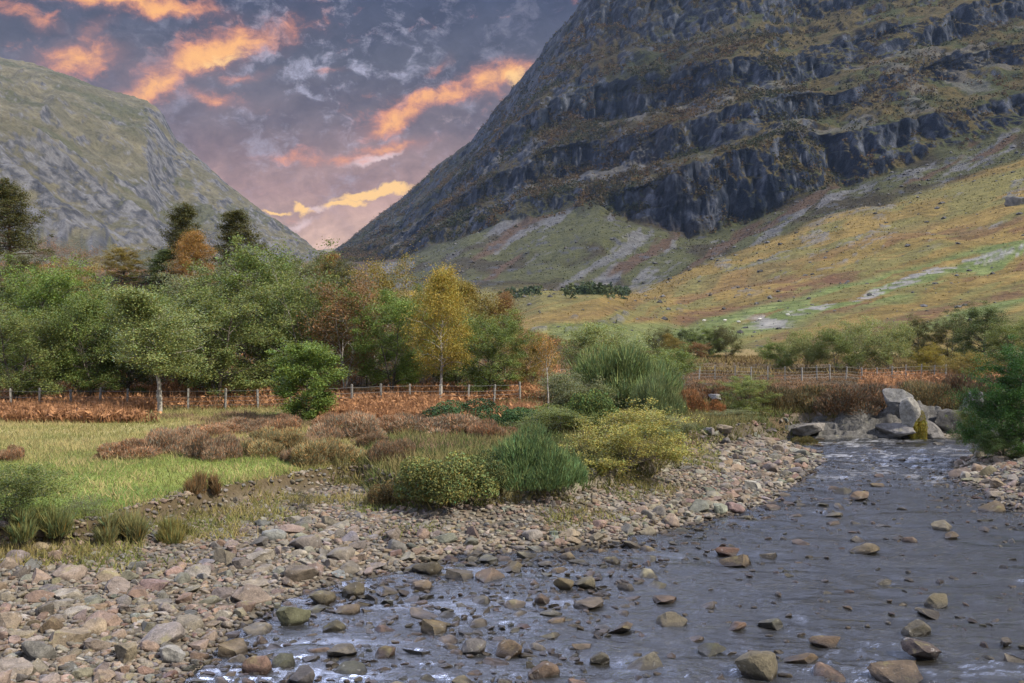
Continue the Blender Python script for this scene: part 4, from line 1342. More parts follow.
# weeds on the right bank and among the scrub
hx_, hy_ = scatter(R_, 85000, 330, 845, 26, 50)
kk_ = inmeadow(hx_, hy_, 0.35) & (hx_ > -6 + (hy_ - 28) * .25)
cover('scrub_undergrowth', R_, hx_[kk_], hy_[kk_], 0.42, 0.022, 0.6, [(0.07, 0.095, 0.028), (0.21, 0.17, 0.07)], 144)
hx_ = R_.uniform(14, 44, 80000)
hy_ = R_.uniform(6, 60, 80000)
kk_ = sdist(RIGHTBANK, hx_, hy_) < 0.1
cover('bank_undergrowth', R_, hx_[kk_], hy_[kk_], 0.45, 0.03, 0.6, [(0.04, 0.06, 0.018), (0.13, 0.11, 0.04)], 145)

# tussocks and loose stones on the hillside across the flat
HM = (HILL['T'] > 0.6) & (HILL['T'] < 4.9) & (HILL['px'] > 326) & (HILL['px'] < 1100)
wv = np.where(HM, HILL['Y'] ** 1.0, 0).ravel()
ii = R_.choice(len(wv), 22000, p=wv / wv.sum())
tb = np.stack([HILL['X'].ravel()[ii], HILL['Y'].ravel()[ii], HILL['Z'].ravel()[ii]], 1) + R_.normal(0, 0.5, (22000, 3)) * np.array([1, 1, 0])
hc = HILL['col'].reshape(-1, 3)[ii]
D_ = R_.normal(0, 0.5, (22000, 3)) + np.array([0, 0, 1.0])
Ls = np.clip(tb[:, 1] / 620, 0.4, 1.2) * R_.uniform(0.5, 1.3, 22000)
V, f = sprigs(R_, tb - D_ * 0.1, D_, Ls, Ls * 0.55)
obj('hill_tussocks', mesh('hill_tussocks', V, [f], M_BLADE, np.repeat(hc * R_.uniform(0.95, 1.4, (22000, 1)), 3, 0)), kind='stuff')
ii = R_.choice(len(wv), 1400, p=wv / wv.sum())
rb = np.stack([HILL['X'].ravel()[ii], HILL['Y'].ravel()[ii], HILL['Z'].ravel()[ii]], 1)
icv = np.array([(-1, 0, 0), (1, 0, 0), (0, -1, 0), (0, 1, 0), (0, 0, 0.8), (0, 0, -0.8), (.6, .6, .4), (-.6, .6, .4), (.6, -.6, .4), (-.6, -.6, .4)], float)
icf = np.array([(6, 1, 3), (6, 4, 1), (6, 3, 4), (7, 3, 0), (7, 0, 4), (7, 4, 3), (8, 2, 1), (8, 1, 4), (8, 4, 2), (9, 0, 2), (9, 2, 4), (9, 4, 0), (5, 3, 1), (5, 0, 3), (5, 2, 0), (5, 1, 2)])
rr = 0.35 + 0.9 * R_.uniform(0, 1, 1400) ** 4 * np.clip(rb[:, 1] / 300, 0.5, 2.2)
V = icv[None] * R_.uniform(0.6, 1.3, (1400, 10, 1)) * rr[:, None, None] + rb[:, None]
f = (icf[None] + (np.arange(1400) * 10)[:, None, None]).reshape(-1, 3)
obj('hill_stones', mesh('hill_stones', V.reshape(-1, 3), [f], M_BLADE, np.repeat(np.array([0.17, 0.165, 0.16]) * R_.uniform(0.3, 0.9, (1400, 1)), 10, 0)), kind='stuff')

# ---------- scrub wood clinging to the mountain, and the far plantation
N_, T_ = HILL['N'], HILL['T']
w_ = ss(4.85, 5.1, T_) * ss(12.4, 11.5, T_) * ss(0.62, 0.42, HILL['steep']) * ss(0.40, 0.58, fbm(HILL['X'] / 45, HILL['Y'] / 45, HILL['Z'] / 45, o=4, seed=150))
w_ = w_ * (0.22 + 0.78 * ss(900, 660, HILL['px'])) * (1 - 0.7 * HILL['rock'])
w_ = w_ * (HILL['px'] < 1150) * (HILL['py'] > -60)
w_ = w_ + 0.05 * ss(11.7, 11.9, T_) * ss(12.15, 12.0, T_) * (HILL['px'] < 600)
pw_ = (w_ * HILL['Y']).ravel()
pw_ /= pw_.sum()
nb = 14000
ii = R_.choice(len(pw_), nb, p=pw_)
base = np.stack([HILL['X'].ravel()[ii], HILL['Y'].ravel()[ii], HILL['Z'].ravel()[ii]], 1)
per = 12
size = R_.uniform(1.4, 3.6, nb)
idx = np.repeat(np.arange(nb), per)
C_ = base[idx] + R_.normal(size=(nb * per, 3)) * size[idx][:, None] * np.array([0.55, 0.55, 0.45]) + np.array([0, 0, 1.0]) * size[idx][:, None] * 0.75
V, f = leaves(R_, C_, 1.0, 0.3, 0.75)
mixc = np.clip(fbm(base[:, 0] / 60, base[:, 1] / 60, base[:, 2] / 60, o=3, seed=151) * 2.2 - 0.6 + R_.normal(0, 0.25, nb), 0, 1)
c_ = lerp((0.028, 0.034, 0.013), (0.088, 0.054, 0.022), mixc) * R_.uniform(0.6, 1.35, (nb, 1))
obj('mountain_scrub', mesh('mountain_scrub', V, [f], M_BLADE, np.repeat(c_[idx] * R_.uniform(0.7, 1.3, (nb * per, 1)), 4, 0)), kind='stuff')
FARW = []
for px, py, num, wx in ((600, 296, 110, 30), (520, 296, 40, 22), (560, 297, 14, 10)):
    for i in range(num):
        FARW.append(hill_point(px + R_.uniform(-wx, wx), py + R_.uniform(-4, 3), 4.4))
FARW = np.array(FARW)
nb = len(FARW)
per = 60
idx = np.repeat(np.arange(nb), per)
hgt = R_.uniform(2.2, 4.6, nb)
u_ = R_.uniform(0, 1, nb * per)
rad = (1 - u_ * 0.7) * hgt[idx] * 0.50 * np.sqrt(R_.uniform(0, 1, nb * per))
a_ = R_.uniform(0, 6.28, nb * per)
C_ = FARW[idx] + np.stack([np.cos(a_) * rad, np.sin(a_) * rad, u_ * hgt[idx]], 1)
V, f = leaves(R_, C_, 0.55, 0.3, 0.75)
c_ = lerp((0.05, 0.075, 0.04), (0.10, 0.115, 0.05), R_.uniform(0, 1, nb) ** 2)
obj('far_plantation', mesh('far_plantation', V, [f], M_BLADE, np.repeat(c_[idx] * R_.uniform(0.6, 1.3, (nb * per, 1)), 4, 0)), kind='stuff')


# ------------------------------------------------------------------ stones
def ico(sub):
    t = (1 + 5 ** 0.5) / 2
    v = np.array([(-1, t, 0), (1, t, 0), (-1, -t, 0), (1, -t, 0), (0, -1, t), (0, 1, t), (0, -1, -t), (0, 1, -t), (t, 0, -1), (t, 0, 1), (-t, 0, -1), (-t, 0, 1)], float)
    f = [(0, 11, 5), (0, 5, 1), (0, 1, 7), (0, 7, 10), (0, 10, 11), (1, 5, 9), (5, 11, 4), (11, 10, 2), (10, 7, 6), (7, 1, 8), (3, 9, 4), (3, 4, 2), (3, 2, 6), (3, 6, 8), (3, 8, 9),
         (4, 9, 5), (2, 4, 11), (6, 2, 10), (8, 6, 7), (9, 8, 1)]
    v = [q / np.linalg.norm(q) for q in v]
    for _ in range(sub):
        cache, nf = {}, []

        def mid(a, b_):
            k = (min(a, b_), max(a, b_))
            if k not in cache:
                q = v[a] + v[b_]
                v.append(q / np.linalg.norm(q))
                cache[k] = len(v) - 1
            return cache[k]
        for a, b_, c_ in f:
            x, y, z = mid(a, b_), mid(b_, c_), mid(c_, a)
            nf += [(a, x, z), (b_, y, x), (c_, z, y), (x, y, z)]
        f = nf
    return np.array(v), np.array(f)


def stone_shape(seed, sub, cuts, round_=0.5):
    rng = np.random.default_rng(seed)
    v, f = ico(sub)
    sc = np.array([1.0, rng.uniform(0.62, 0.95), rng.uniform(0.45, 0.75)])
    w = v.copy()
    for _ in range(cuts):
        nrm = rng.normal(size=3)
        nrm /= np.linalg.norm(nrm)
        d_ = rng.uniform(0.36, 0.74)
        ex = np.clip(w @ nrm - d_, 0, None)
        w = w - ex[:, None] * nrm * (1 - 0.35 * round_)
    s_ = rng.uniform(0, 50)
    nz_ = fbm(v[:, 0] * 1.5 + s_, v[:, 1] * 1.5, v[:, 2] * 1.5, o=4, seed=seed) - 0.5
    w = w * (1 + (0.42 + 0.2 * (sub > 3)) * nz_[:, None])
    w = w * sc
    w /= np.max(np.abs(w[:, :2]))
    return w, f


SHAPES = []
for i in range(18):
    kind_ = ('rounded', 'flat', 'angular')[i % 3]
    v, f = stone_shape(300 + i, 3, {'rounded': 8, 'flat': 12, 'angular': 15}[kind_], 0.8 if kind_ == 'rounded' else 0.05)
    if kind_ == 'flat':
        v = v * np.array([1, 1, 0.62])
    ME_ = mesh('stone_%s_%d' % (kind_, i), v, [f], M_STONE, None, True)
    ME_.set_sharp_from_angle(angle=math.radians(30))
    SHAPES.append((kind_, ME_, float(v[:, 2].max()), float(-v[:, 2].min())))
LOWS = [stone_shape(340 + i, 2, (10, 14)[i % 2], 0.3 - 0.3 * (i % 2)) for i in range(14)]
TINY = [stone_shape(370 + i, 1, (3, 6)[i % 2], 0.5) for i in range(10)]

PAL = [('grey', (0.148, 0.129, 0.105)), ('dark grey', (0.097, 0.086, 0.070)), ('pale grey', (0.213, 0.186, 0.151)), ('pinkish', (0.187, 0.137, 0.102)),
       ('reddish brown', (0.150, 0.102, 0.072)), ('tan', (0.184, 0.144, 0.098)), ('greenish', (0.129, 0.113, 0.079)), ('brown', (0.137, 0.107, 0.076)), ('bluish grey', (0.134, 0.125, 0.110))]
PALW = [0.19, 0.08, 0.15, 0.15, 0.06, 0.14, 0.07, 0.10, 0.06]
R_ = np.random.default_rng(401)
stones = []          # x, y, radius, palette, shape, seed colour, key


def jit(c_, rng):
    return tuple(np.clip(np.array(c_) * rng.uniform(0.78, 1.25) * (1 + rng.normal(0, 0.05, 3)), 0.02, 0.6))


CELL = 0.9
GRID = {}


def free(x, y, r, k):
    cx_, cy_ = int(math.floor(x / CELL)), int(math.floor(y / CELL))
    for a in range(cx_ - 1, cx_ + 2):
        for b_ in range(cy_ - 1, cy_ + 2):
            for (x2, y2, r2) in GRID.get((a, b_), ()):
                if (x - x2) ** 2 + (y - y2) ** 2 < (k * (r + r2)) ** 2:
                    return False
    return True


def claim(x, y, r):
    GRID.setdefault((int(math.floor(x / CELL)), int(math.floor(y / CELL))), []).append((x, y, r))


# stones picked out from the photograph: column, row of the base, width px, height share, colour, shape
KEYS = [
    (42, 662, 46, .6, 'bluish grey', 'rounded'), (48, 615, 26, .8, 'dark grey', 'angular'), (70, 580, 32, .6, 'pinkish', 'rounded'), (48, 634, 28, .65, 'reddish brown', 'angular'),
    (12, 568, 30, .5, 'tan', 'flat'), (94, 653, 34, .5, 'brown', 'angular'), (22, 578, 24, .6, 'greenish', 'rounded'), (122, 606, 20, .6, 'bluish grey', 'rounded'), (150, 632, 34, .4, 'greenish', 'flat'),
    (185, 630, 40, .42, 'greenish', 'rounded'), (262, 562, 36, .42, 'pale grey', 'flat'), (226, 578, 20, .55, 'bluish grey', 'flat'), (250, 604, 46, .5, 'pinkish', 'rounded'), (246, 612, 26, .55, 'reddish brown', 'rounded'),
    (290, 628, 44, .62, 'greenish', 'angular'), (352, 596, 26, .6, 'greenish', 'rounded'), (322, 604, 28, .6, 'greenish', 'rounded'), (235, 655, 36, .4, 'tan', 'angular'), (258, 673, 32, .7, 'pinkish', 'rounded'),
    (284, 668, 26, .7, 'grey', 'angular'), (303, 684, 34, .65, 'bluish grey', 'rounded'), (346, 657, 34, .45, 'bluish grey', 'angular'), (384, 658, 26, .5, 'brown', 'rounded'), (262, 634, 38, .3, 'pale grey', 'flat'),
    (330, 634, 32, .5, 'dark grey', 'angular'), (348, 615, 26, .45, 'brown', 'rounded'), (430, 575, 40, .4, 'brown', 'rounded'), (420, 590, 24, .5, 'tan', 'rounded'), (462, 580, 34, .35, 'dark grey', 'angular'),
    (488, 582, 34, .45, 'grey', 'flat'), (512, 572, 32, .4, 'greenish', 'flat'), (436, 634, 30, .5, 'brown', 'angular'), (472, 654, 30, .6, 'bluish grey', 'rounded'), (508, 655, 34, .5, 'reddish brown', 'rounded'),
    (538, 680, 46, .38, 'reddish brown', 'angular'), (566, 590, 26, .5, 'tan', 'rounded'), (586, 588, 22, .62, 'greenish', 'rounded'), (568, 560, 20, .5, 'tan', 'rounded'), (612, 563, 20, .4, 'brown', 'rounded'),
    (573, 544, 18, .5, 'pinkish', 'rounded'), (728, 556, 26, .45, 'reddish brown', 'rounded'), (738, 567, 38, .35, 'brown', 'flat'), (864, 554, 34, .34, 'greenish', 'rounded'), (858, 500, 24, .45, 'tan', 'rounded'),
    (670, 628, 34, .55, 'greenish', 'rounded'), (627, 591, 20, .5, 'dark grey', 'rounded'), (757, 678, 46, .75, 'greenish', 'rounded'), (710, 654, 32, .32, 'dark grey', 'flat'), (708, 609, 20, .45, 'bluish grey', 'angular'),
    (826, 648, 34, .45, 'reddish brown', 'rounded'), (800, 665, 40, .3, 'reddish brown', 'flat'), (912, 638, 44, .48, 'dark grey', 'angular'), (935, 608, 28, .6, 'tan', 'rounded'), (928, 660, 50, .35, 'dark grey', 'flat'),
    (942, 531, 30, .45, 'pale grey', 'flat'), (952, 540, 18, .6, 'brown', 'angular'), (910, 543, 16, .5, 'pinkish', 'rounded'), (1006, 645, 16, .6, 'dark grey', 'angular'), (842, 495, 22, .35, 'dark grey', 'flat'),
    (735, 629, 26, .3, 'reddish brown', 'flat'), (770, 627, 26, .4, 'bluish grey', 'flat'), (596, 663, 28, .4, 'dark grey', 'angular'), (622, 632, 34, .3, 'brown', 'flat'), (990, 512, 32, .45, 'brown', 'angular'), (655, 590, 34, .22, 'grey', 'flat'),
    (905, 683, 70, .18, 'brown', 'flat'), (668, 604, 30, .25, 'brown', 'flat'), (800, 544, 24, .2, 'pinkish', 'flat'), (770, 558, 22, .25, 'grey', 'flat'), (960, 477, 30, .4, 'brown', 'angular'),
]
for (px, row, wpx, hs, cn, sh) in KEYS:
    D = CAMZ * F / max(row - HY, 20)
    for _ in range(6):
        x = (px - 512) / F * D
        g = max(gz(x, D), 0.0)
        D = 0.5 * D + 0.5 * (CAMZ - g) * F / (row - HY)
    r = wpx * D / F / 2
    D += r * 0.45
    x = (px - 512) / F * D
    if not free(x, D, r, 0.62):
        continue
    ch = [i for i, s_ in enumerate(SHAPES) if s_[0] == sh]
    stones.append(dict(x=x, y=D, r=r, pal=[p for p, _ in PAL].index(cn), sh=ch[int(R_.integers(len(ch)))], hs=hs, key=True))
    claim(x, D, r)

# the rest: a few throws per size, large ones first
def zone_density(x, y):
    dr_, dm_, db_ = ground_parts(x, y)
    bar = (dr_ > -0.2) & (dm_ > -0.1) & (db_ > 0.2)
    edge_ = np.where((dr_ < 0) & (x < 4 + 0.35 * (y - 24)), 0.9 * np.exp(dr_ / np.where(y < 27, 5.2, 3.0)), np.exp(dr_ / 0.9) * 0.7)
    d_ = np.where(bar, 1.0, np.where(dr_ < 0, 0.62 * edge_ * ss(38, 28, y) + 0.018, 0))
    d_ = np.where((dr_ < 0) & (y > 33), d_ + 0.05, d_)
    d_ = np.where((db_ < 0.2) & (db_ > -1.6), 0.8, d_)
    return d_


for rmin, rmax, num, k in ((0.27, 0.40, 800, 0.76), (0.18, 0.27, 3200, 0.70), (0.12, 0.18, 7000, 0.68), (0.07, 0.12, 34000, 0.66)):
    y = R_.uniform(13.5, 49, num * 2) ** 1.0
    x = R_.uniform(-0.62, 0.66, num * 2) * y
    den = zone_density(x, y)
    keep = R_.uniform(0, 1, len(x)) < den
    far = (y > 34)
    r = rmin + (rmax - rmin) * R_.uniform(0, 1, len(x)) ** 1.6
    dmx = ground_parts(x, y)[1]
    keep &= ~((dmx < 2.2) & (y < 33) & (x > -9.5) & (r > 0.14))
    for i in np.nonzero(keep)[0]:
        if rmax < 0.14 and y[i] > 40:
            continue
        if rmin >= 0.3 and y[i] > 24 and R_.uniform() < 0.8:
            continue
        if free(x[i], y[i], r[i], k):
            claim(x[i], y[i], r[i])
            stones.append(dict(x=float(x[i]), y=float(y[i]), r=float(r[i]), pal=int(R_.choice(len(PAL), p=np.array(PALW) / sum(PALW))), sh=int(R_.integers(len(SHAPES))), hs=None, key=False))
sx = np.array([s_['x'] for s_ in stones])
sy = np.array([s_['y'] for s_ in stones])
sp = ground_parts(sx, sy)
sg = ground_h(sx, sy, sp)
for i, s_ in enumerate(stones):
    s_['g'], s_['dr'], s_['dm'], s_['db'] = float(sg[i]), float(sp[0][i]), float(sp[1][i]), float(sp[2][i])
    s_['app'] = s_['r'] / s_['y']
    px = 512 + F * s_['x'] / s_['y']
    row = HY + F * (CAMZ - max(s_['g'], 0)) / s_['y']
    s_['vis'] = -5 < px < 1029 and row < 690
    s_['px'], s_['row'] = px, row
order = sorted(range(len(stones)), key=lambda i: (-(stones[i]['key']), -(stones[i]['app'] * stones[i]['vis'])))
single = set(order[:270])


def set_height(s_, zup, zdn, sz):
    """height of the stone's origin so that it rests in the bed, or stands out of the water"""
    if s_['dr'] < 0:
        top = s_['r'] * (2 * s_['hs'] if s_['hs'] else R_.uniform(0.2, 0.6)) * 0.72
        top = max(0.04, min(top, s_['r'] * 1.1))
        return top - zup * sz
    return s_['g'] + zdn * sz * 0.25


ORD = ['largest', 'second largest', 'third largest', 'fourth largest', 'fifth largest', 'sixth largest', 'seventh largest', 'eighth largest', 'ninth largest', 'tenth largest']


def where(s_):
    x, y, px, row = s_['x'], s_['y'], s_['px'], s_['row']
    if s_['dr'] < 0:
        if s_['y'] > 33:
            return 'in the rapids below the far bedrock'
        if px < 330 and row > 620:
            return 'in the shallows by the lower left cobbles'
        if px < 470 and row <= 620:
            return 'in the shallows beside the left cobble bank'
        if px < 560 and row > 620:
            return 'in the water at the bottom centre'
        if px < 690 and row <= 600:
            return 'in the water below the stony spit'
        if px < 800 and row > 600:
            return 'in midstream at the bottom of the photo'
        if px < 860:
            return 'in midstream off the tip of the spit'
        if row > 590:
            return 'in the dark water at the lower right'
        return 'in the dark water by the right bank'
    if s_['db'] < 2.5:
        return 'on the shaded stones of the right bank'
    if s_['y'] > 33:
        return 'on the far end of the stony spit'
    if px > 560:
        return 'on the spit below the yellowish willow'
    if px > 400:
        return 'on the shingle below the broom and brambles'
    if row < 545:
        return 'on the gravel under the turf bank'
    if px < 120 and row > 610:
        return 'on the cobbles in the lower left corner'
    if px < 120:
        return 'on the cobbles by the left edge shoots'
    if row > 610:
        return 'on the cobbles at the lower left waterline'
    return 'on the middle of the left cobble bank'


lab = {}
for i in sorted(single, key=lambda i: -stones[i]['app']):
    s_ = stones[i]
    key = (PAL[s_['pal']][0], SHAPES[s_['sh']][0], where(s_))
    lab.setdefault(key, []).append(i)
LABEL = {}
for (cn, sh, wh), lst in lab.items():
    for k, i in enumerate(lst):
        LABEL[i] = '%s %s %s stone %s' % (ORD[k], cn, sh, wh)
mass, gravel = MB(), MB()
for i, s_ in enumerate(stones):
    c_ = jit(PAL[s_['pal']][1], R_)
    if s_['dr'] < 0:                       # river stones are wet and dark with algae
        c_ = tuple(np.array(c_) * np.array((0.62, 0.60, 0.54)))
    rz = R_.uniform(0, 6.28)
    tilt = R_.normal(0, 0.16, 2)
    if i in single:
        sh, me_, zu, zd = SHAPES[s_['sh']]
        vert = (s_['hs'] * 2 / (zu + zd) * 1.1) if s_['hs'] else R_.uniform(0.85, 1.15)
        z = set_height(s_, zu * vert, zd * vert, s_['r'])
        o_ = obj('river_stone' if s_['dr'] < 0 else 'bank_stone', me_, None, (s_['x'], s_['y'], z), label=LABEL[i], category='stone', group='stones of the river bed')
        o_.scale = (s_['r'], s_['r'], s_['r'] * vert)
        o_.rotation_euler = (tilt[0], tilt[1], rz if not s_['key'] else R_.normal(0, 0.25))
        o_.color = (*c_, 1)
    else:
        small = s_['app'] < 0.0046
        src = TINY if small and s_['r'] < 0.14 else LOWS
        v, f = src[int(R_.integers(len(src)))]
        ca, sa = math.cos(rz), math.sin(rz)
        Rm = np.array([[ca, -sa, 0], [sa, ca, 0], [0, 0, 1]]) @ np.array([[1, 0, tilt[1]], [0, 1, tilt[0]], [-tilt[1], -tilt[0], 1]])
        w = (v * np.array([1.1, R_.uniform(0.65, 1.05), R_.uniform(0.6, 1.15)])) @ Rm.T * s_['r']
        z = set_height(s_, float(w[:, 2].max()) / s_['r'], float(-w[:, 2].min()) / s_['r'], s_['r'])
        mass.add(w + np.array([s_['x'], s_['y'], z]), f, c_)
MC = mass.build('cobbles', M_COBBLE, True)
MC.set_sharp_from_angle(angle=math.radians(32))
obj('cobbles', MC, kind='stuff')
# fine gravel in the gaps
num = 52000
y = R_.uniform(13.5, 48, num)
x = R_.uniform(-0.6, 0.64, num) * y
p_ = ground_parts(x, y)
k_ = (p_[0] > -0.5) & (p_[1] > -0.3) & (p_[2] > -0.8) & (R_.uniform(0, 1, num) < np.where(y > 32, 0.5, 1))
x, y = x[k_], y[k_]
g = ground_h(x, y, tuple(q[k_] for q in p_))
v, f = ico(0)
n_ = len(x)
r = R_.uniform(0.025, 0.07, n_)
jv = v[None] * R_.uniform(0.65, 1.3, (n_, 12, 1)) * np.array([1.2, 1, 0.7]) * r[:, None, None]
P_ = jv + np.stack([x, y, g + r * 0.4], 1)[:, None]
pal = np.array([p for _, p in PAL])[R_.choice(len(PAL), n_, p=np.array(PALW) / sum(PALW))] * R_.uniform(0.7, 1.25, (n_, 1))
ff = (f[None] + (np.arange(n_) * 12)[:, None, None]).reshape(-1, 3)
obj('gravel', mesh('gravel', P_.reshape(-1, 3), [ff], M_COBBLE, np.repeat(pal, 12, 0), True), kind='stuff')

# ---------- boulders and bedrock of the far bank
BIG = [stone_shape(520 + i, 4, 9 + i % 5, 0.3) for i in range(8)]
BIGM = [mesh('boulder_%d' % i, v, [f], M_STONE, None, True) for i, (v, f) in enumerate(BIG)]
BO = [
    (896, 424, 34, 36, 47.6, (0.13, 0.127, 0.123), 'boulder', 'tallest pale grey boulder standing on the far bank against the heather'),
    (898, 438, 44, 15, 46.8, (0.178, 0.166, 0.156), 'bedrock_slab', 'pale cracked slab at the foot of the tallest boulder'),
    (928, 440, 36, 20, 46.9, (0.132, 0.122, 0.113), 'bedrock_slab', 'grey slab right of the pale boulder\'s foot'),
    (952, 436, 40, 26, 47.4, (0.066, 0.061, 0.055), 'bedrock_slab', 'dark shaded rock under the heather near the riverside alder'),
    (972, 424, 22, 34, 47.8, (0.106, 0.102, 0.101), 'boulder', 'upright grey boulder beside the riverside alder\'s left edge'),
    (812, 435, 40, 13, 46.6, (0.158, 0.141, 0.122), 'bedrock_slab', 'flat rock where the spit meets the far bank'),
    (908, 428, 24, 30, 46.4, (0.218, 0.205, 0.177), 'boulder', 'narrow pale block leaning on the pale boulder\'s right side'),
    (990, 446, 30, 18, 45.2, (0.132, 0.125, 0.116), 'boulder', 'rounded grey boulder at the water below the riverside alder'),
    (846, 418, 30, 16, 48.4, (0.165, 0.134, 0.110), 'boulder', 'pinkish rock in the eroded bank left of the pale boulder'),
    (716, 402, 18, 8, 50.0, (0.165, 0.154, 0.143), 'boulder', 'grey stone showing through the heather above the bright bracken'),
    (940, 452, 24, 9, 44.6, (0.099, 0.090, 0.079), 'boulder', 'low dark stone at the water before the shaded rock'),
    (1014, 206, 22, 16, None, (0.086, 0.083, 0.082), 'boulder', 'huge dark boulder high on the golden hillside at the right edge'),
    (124, 474, 17, 5, 29.4, (0.145, 0.134, 0.128), 'boulder', 'dark grey flat stone lying in the green turf'),
    (111, 485, 12, 4, 27.2, (0.264, 0.243, 0.213), 'boulder', 'small white stone lying in the turf nearest the twiggy shrub'),
    (95, 484, 7, 6, 27.0, (0.218, 0.160, 0.122), 'boulder', 'small pinkish stone in the turf left of the white one'),
    (640, 455, 24, 9, 34.5, (0.132, 0.122, 0.113), 'boulder', 'grey rock between the yellowish willow and the shingle'),
]
# craggy ledge under the heather of the far bank
la = np.linspace(0, 1, 150)
lb_ = np.linspace(0, 1, 40)
A_, B_ = np.meshgrid(la, lb_)
x0_, x1_ = (778 - 512) / F * 46.6, (992 - 512) / F * 47.6
LX = x0_ + (x1_ - x0_) * A_
LY = 45.9 + 1.0 * A_ + 2.0 * B_ + 0.9 * (fbm(LX / 1.3, B_ * 1.5, o=3, seed=601) - 0.5)
prof = ss(0.0, 0.32, B_) * (0.35 + 0.65 * ss(0.35, 0.7, B_))
LZ = -0.35 + prof * (1.35 + 1.2 * (ridge(LX / 1.9, LY / 1.4, o=3, seed=602) - 0.5)) * (0.55 + 0.45 * ss(0.05, 0.3, A_))
LZ = LZ + 0.55 * (ridge(LX / 0.7, LY / 0.55, o=4, seed=603) - 0.55) * ss(0, 0.15, B_)
stp = LZ / 0.26 + 0.9 * fbm(LX / 0.8, LY / 0.8, o=3, seed=604)
fr_ = stp - np.floor(stp)
LZ = LZ + 0.20 * (ss(0.3, 0.7, fr_) - fr_)
ME_ = mesh('rock_ledge', np.stack([LX, LY, LZ], -1).reshape(-1, 3), [grid_faces(*LX.shape)], M_STONE, None, True)
ME_.set_sharp_from_angle(angle=math.radians(28))
o_ = obj('rock_ledge', ME_, None, None, label='long broken grey rock ledge along the water under the far heather bank', category='rock')
o_.color = (0.092, 0.087, 0.080, 1)
for i, (px, row, wpx, hpx, D, c_, nm, lb) in enumerate(BO):
    if D is None:
        x, y, z = hill_point(px, row)
        D = y
    else:
        x, y, z = at(px, D)
        z = max(-0.3, CAMZ - (row - HY) * D / F)
    v, f = BIG[i % 8]
    zu, zd = float(v[:, 2].max()), float(-v[:, 2].min())
    sx_ = wpx * D / F / 2
    if D > 100:
        z -= 4
    sz_ = hpx * D / F / (zu + zd) * 1.15
    o_ = obj(nm, BIGM[i % 8], None, (x, y, z + zd * sz_ * 0.8), label=lb, category='boulder' if nm == 'boulder' else 'rock')
    o_.scale = (sx_, min(sx_ * 1.2, max(sx_ * 0.9, 0.5)), sz_)
    o_.rotation_euler = (0, 0, R_.uniform(-0.3, 0.3))
    o_.color = (*c_, 1)


# ---------- fences
def post_mesh(name, h, w):
    m_ = MB()
    k = [(-w, -w, -0.3), (w, -w, -0.3), (w, w, -0.3), (-w, w, -0.3), (-w, -w, h), (w, -w, h), (w, w, h), (-w, w, h), (0, 0, h + w * 0.5)]
    m_.add(k, [(0, 1, 5, 4), (1, 2, 6, 5), (2, 3, 7, 6), (3, 0, 4, 7)])
    m_.add([k[4], k[5], k[6], k[7], k[8]], [(0, 1, 4), (1, 2, 4), (2, 3, 4), (3, 0, 4)])
    return m_.build(name, M_WOOD)


m, n, o = new_mat('fence_wire')
b = bsdf(n, (0.16, 0.16, 0.16), 0.6, 0.4)
b.inputs['Metallic'].default_value = 0.6
n.lk(b.outputs[0], o.inputs[0])
M_WIRE = m
POST = post_mesh('fence_post', 0.98, 0.042)


def fence(label, spec, tilts):
    pts = [at(px, D) for px, D in spec]
    e = bpy.data.objects.new('wire_fence', None)
    COL.objects.link(e)
    e.location = pts[len(pts) // 2]
    e['label'] = label
    e['category'] = 'fence'
    ox = np.array(pts[len(pts) // 2])
    for i, p in enumerate(pts):
        q = obj('post', POST, e, tuple(np.array(p) - ox))
        q.rotation_euler = (R_.normal(0, 0.03), tilts.get(i, R_.normal(0, 0.035)), R_.uniform(0, 1.5))
        q.scale = (1, 1, R_.uniform(0.92, 1.08))
    w = MB()
    for h_ in (0.22, 0.42, 0.62, 0.90):
        L = []
        for a, b_ in zip(pts[:-1], pts[1:]):
            for t in (0, 0.5):
                L.append([a[0] + (b_[0] - a[0]) * t - ox[0], a[1] + (b_[1] - a[1]) * t - ox[1] - 0.06, a[2] + (b_[2] - a[2]) * t - ox[2] + h_ - (0.02 if t else 0)])
        L.append([pts[-1][0] - ox[0], pts[-1][1] - ox[1] - 0.06, pts[-1][2] - ox[2] + h_])
        w.add(*tube(L, [0.006] * len(L), 4))
    obj('wires', w.build('fence_wires', M_WIRE), e)


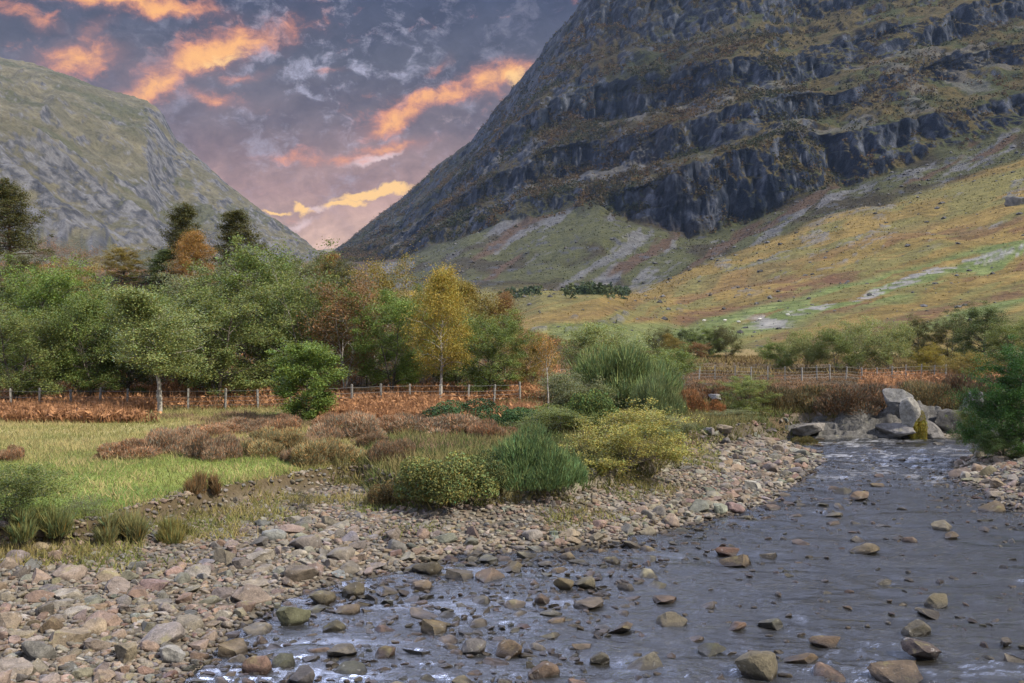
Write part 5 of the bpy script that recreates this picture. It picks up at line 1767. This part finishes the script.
fence('wire fence on pale posts in front of the grove across the left meadow',
      [(-49, 47.5), (-19, 47.5), (11, 47.5), (39, 47.5), (71, 47.5), (100, 47.5), (127, 47.6), (157, 47.8), (188, 48), (225, 48), (258, 48.1), (290, 48.4), (321, 48.8), (352, 49.4), (381, 50), (410, 50.5), (440, 51), (468, 51.3), (494, 51.8), (520, 52.2)], {})
fence('wire fence on pale posts along the heather flat beyond the river',
      [(664, 66), (683, 67), (699, 67), (715, 68), (735, 68), (751, 68.5), (768, 68.5), (785, 68), (802, 68), (817, 68.5), (830, 69), (846, 69), (862, 69), (877, 69), (892, 69.5), (906, 70), (921, 70.5), (934, 71), (946, 71.5)], {2: 0.32, 1: 0.12})


# ---------- sheep on the green flush
def sheep_mesh():
    bpts = [(-0.52, 0, 0.66), (-0.42, 0, 0.70), (-0.2, 0, 0.72), (0.1, 0, 0.71), (0.36, 0, 0.72), (0.5, 0, 0.78), (0.62, 0, 0.86), (0.72, 0, 0.84), (0.82, 0, 0.76), (0.86, 0, 0.73)]
    V, f = tube(bpts, [0.05, 0.20, 0.28, 0.29, 0.26, 0.17, 0.12, 0.11, 0.07, 0.02], 10)
    m_ = MB()
    cw_ = np.where((V[:, 0] > 0.6)[:, None], (0.32, 0.29, 0.26), (0.62, 0.60, 0.54))
    m_.v.append(V); m_.f.append(f); m_.c.append(cw_); m_.n += len(V)
    for lx, ly in ((-0.34, -0.13), (-0.34, 0.13), (0.3, -0.13), (0.3, 0.13)):
        m_.add(*tube([(lx, ly, 0.62), (lx + 0.02, ly, 0.32), (lx, ly, 0.0)], [0.085, 0.04, 0.03], 6), (0.25, 0.22, 0.19))
    for s_ in (-1, 1):
        m_.add(*tube([(0.70, 0.09 * s_, 0.88), (0.67, 0.2 * s_, 0.88)], [0.04, 0.015], 5), (0.3, 0.26, 0.23))
    return m_.build('sheep', M_BLADE, True)


SM = sheep_mesh()
for (px, py, rz, lb) in ((725, 323, 0.4, 'white sheep grazing on the green flat, above the gap between the far clumps'), (739, 324.5, 2.6, 'white sheep just right of the one above the gap'),
                         (760, 321, 0.2, 'white sheep by the pale gravel patch on the hillside'), (788, 317, 3.0, 'highest white sheep, at the upper end of the gravel patch'),
                         (704, 323, 0.1, 'leftmost white sheep on the green flat')):
    x, y, z = hill_point(px, py)
    o_ = obj('sheep', SM, None, (x, y, z - 0.02), label=lb, category='sheep', group='sheep grazing on the hillside')
    o_.rotation_euler = (0, 0, rz)
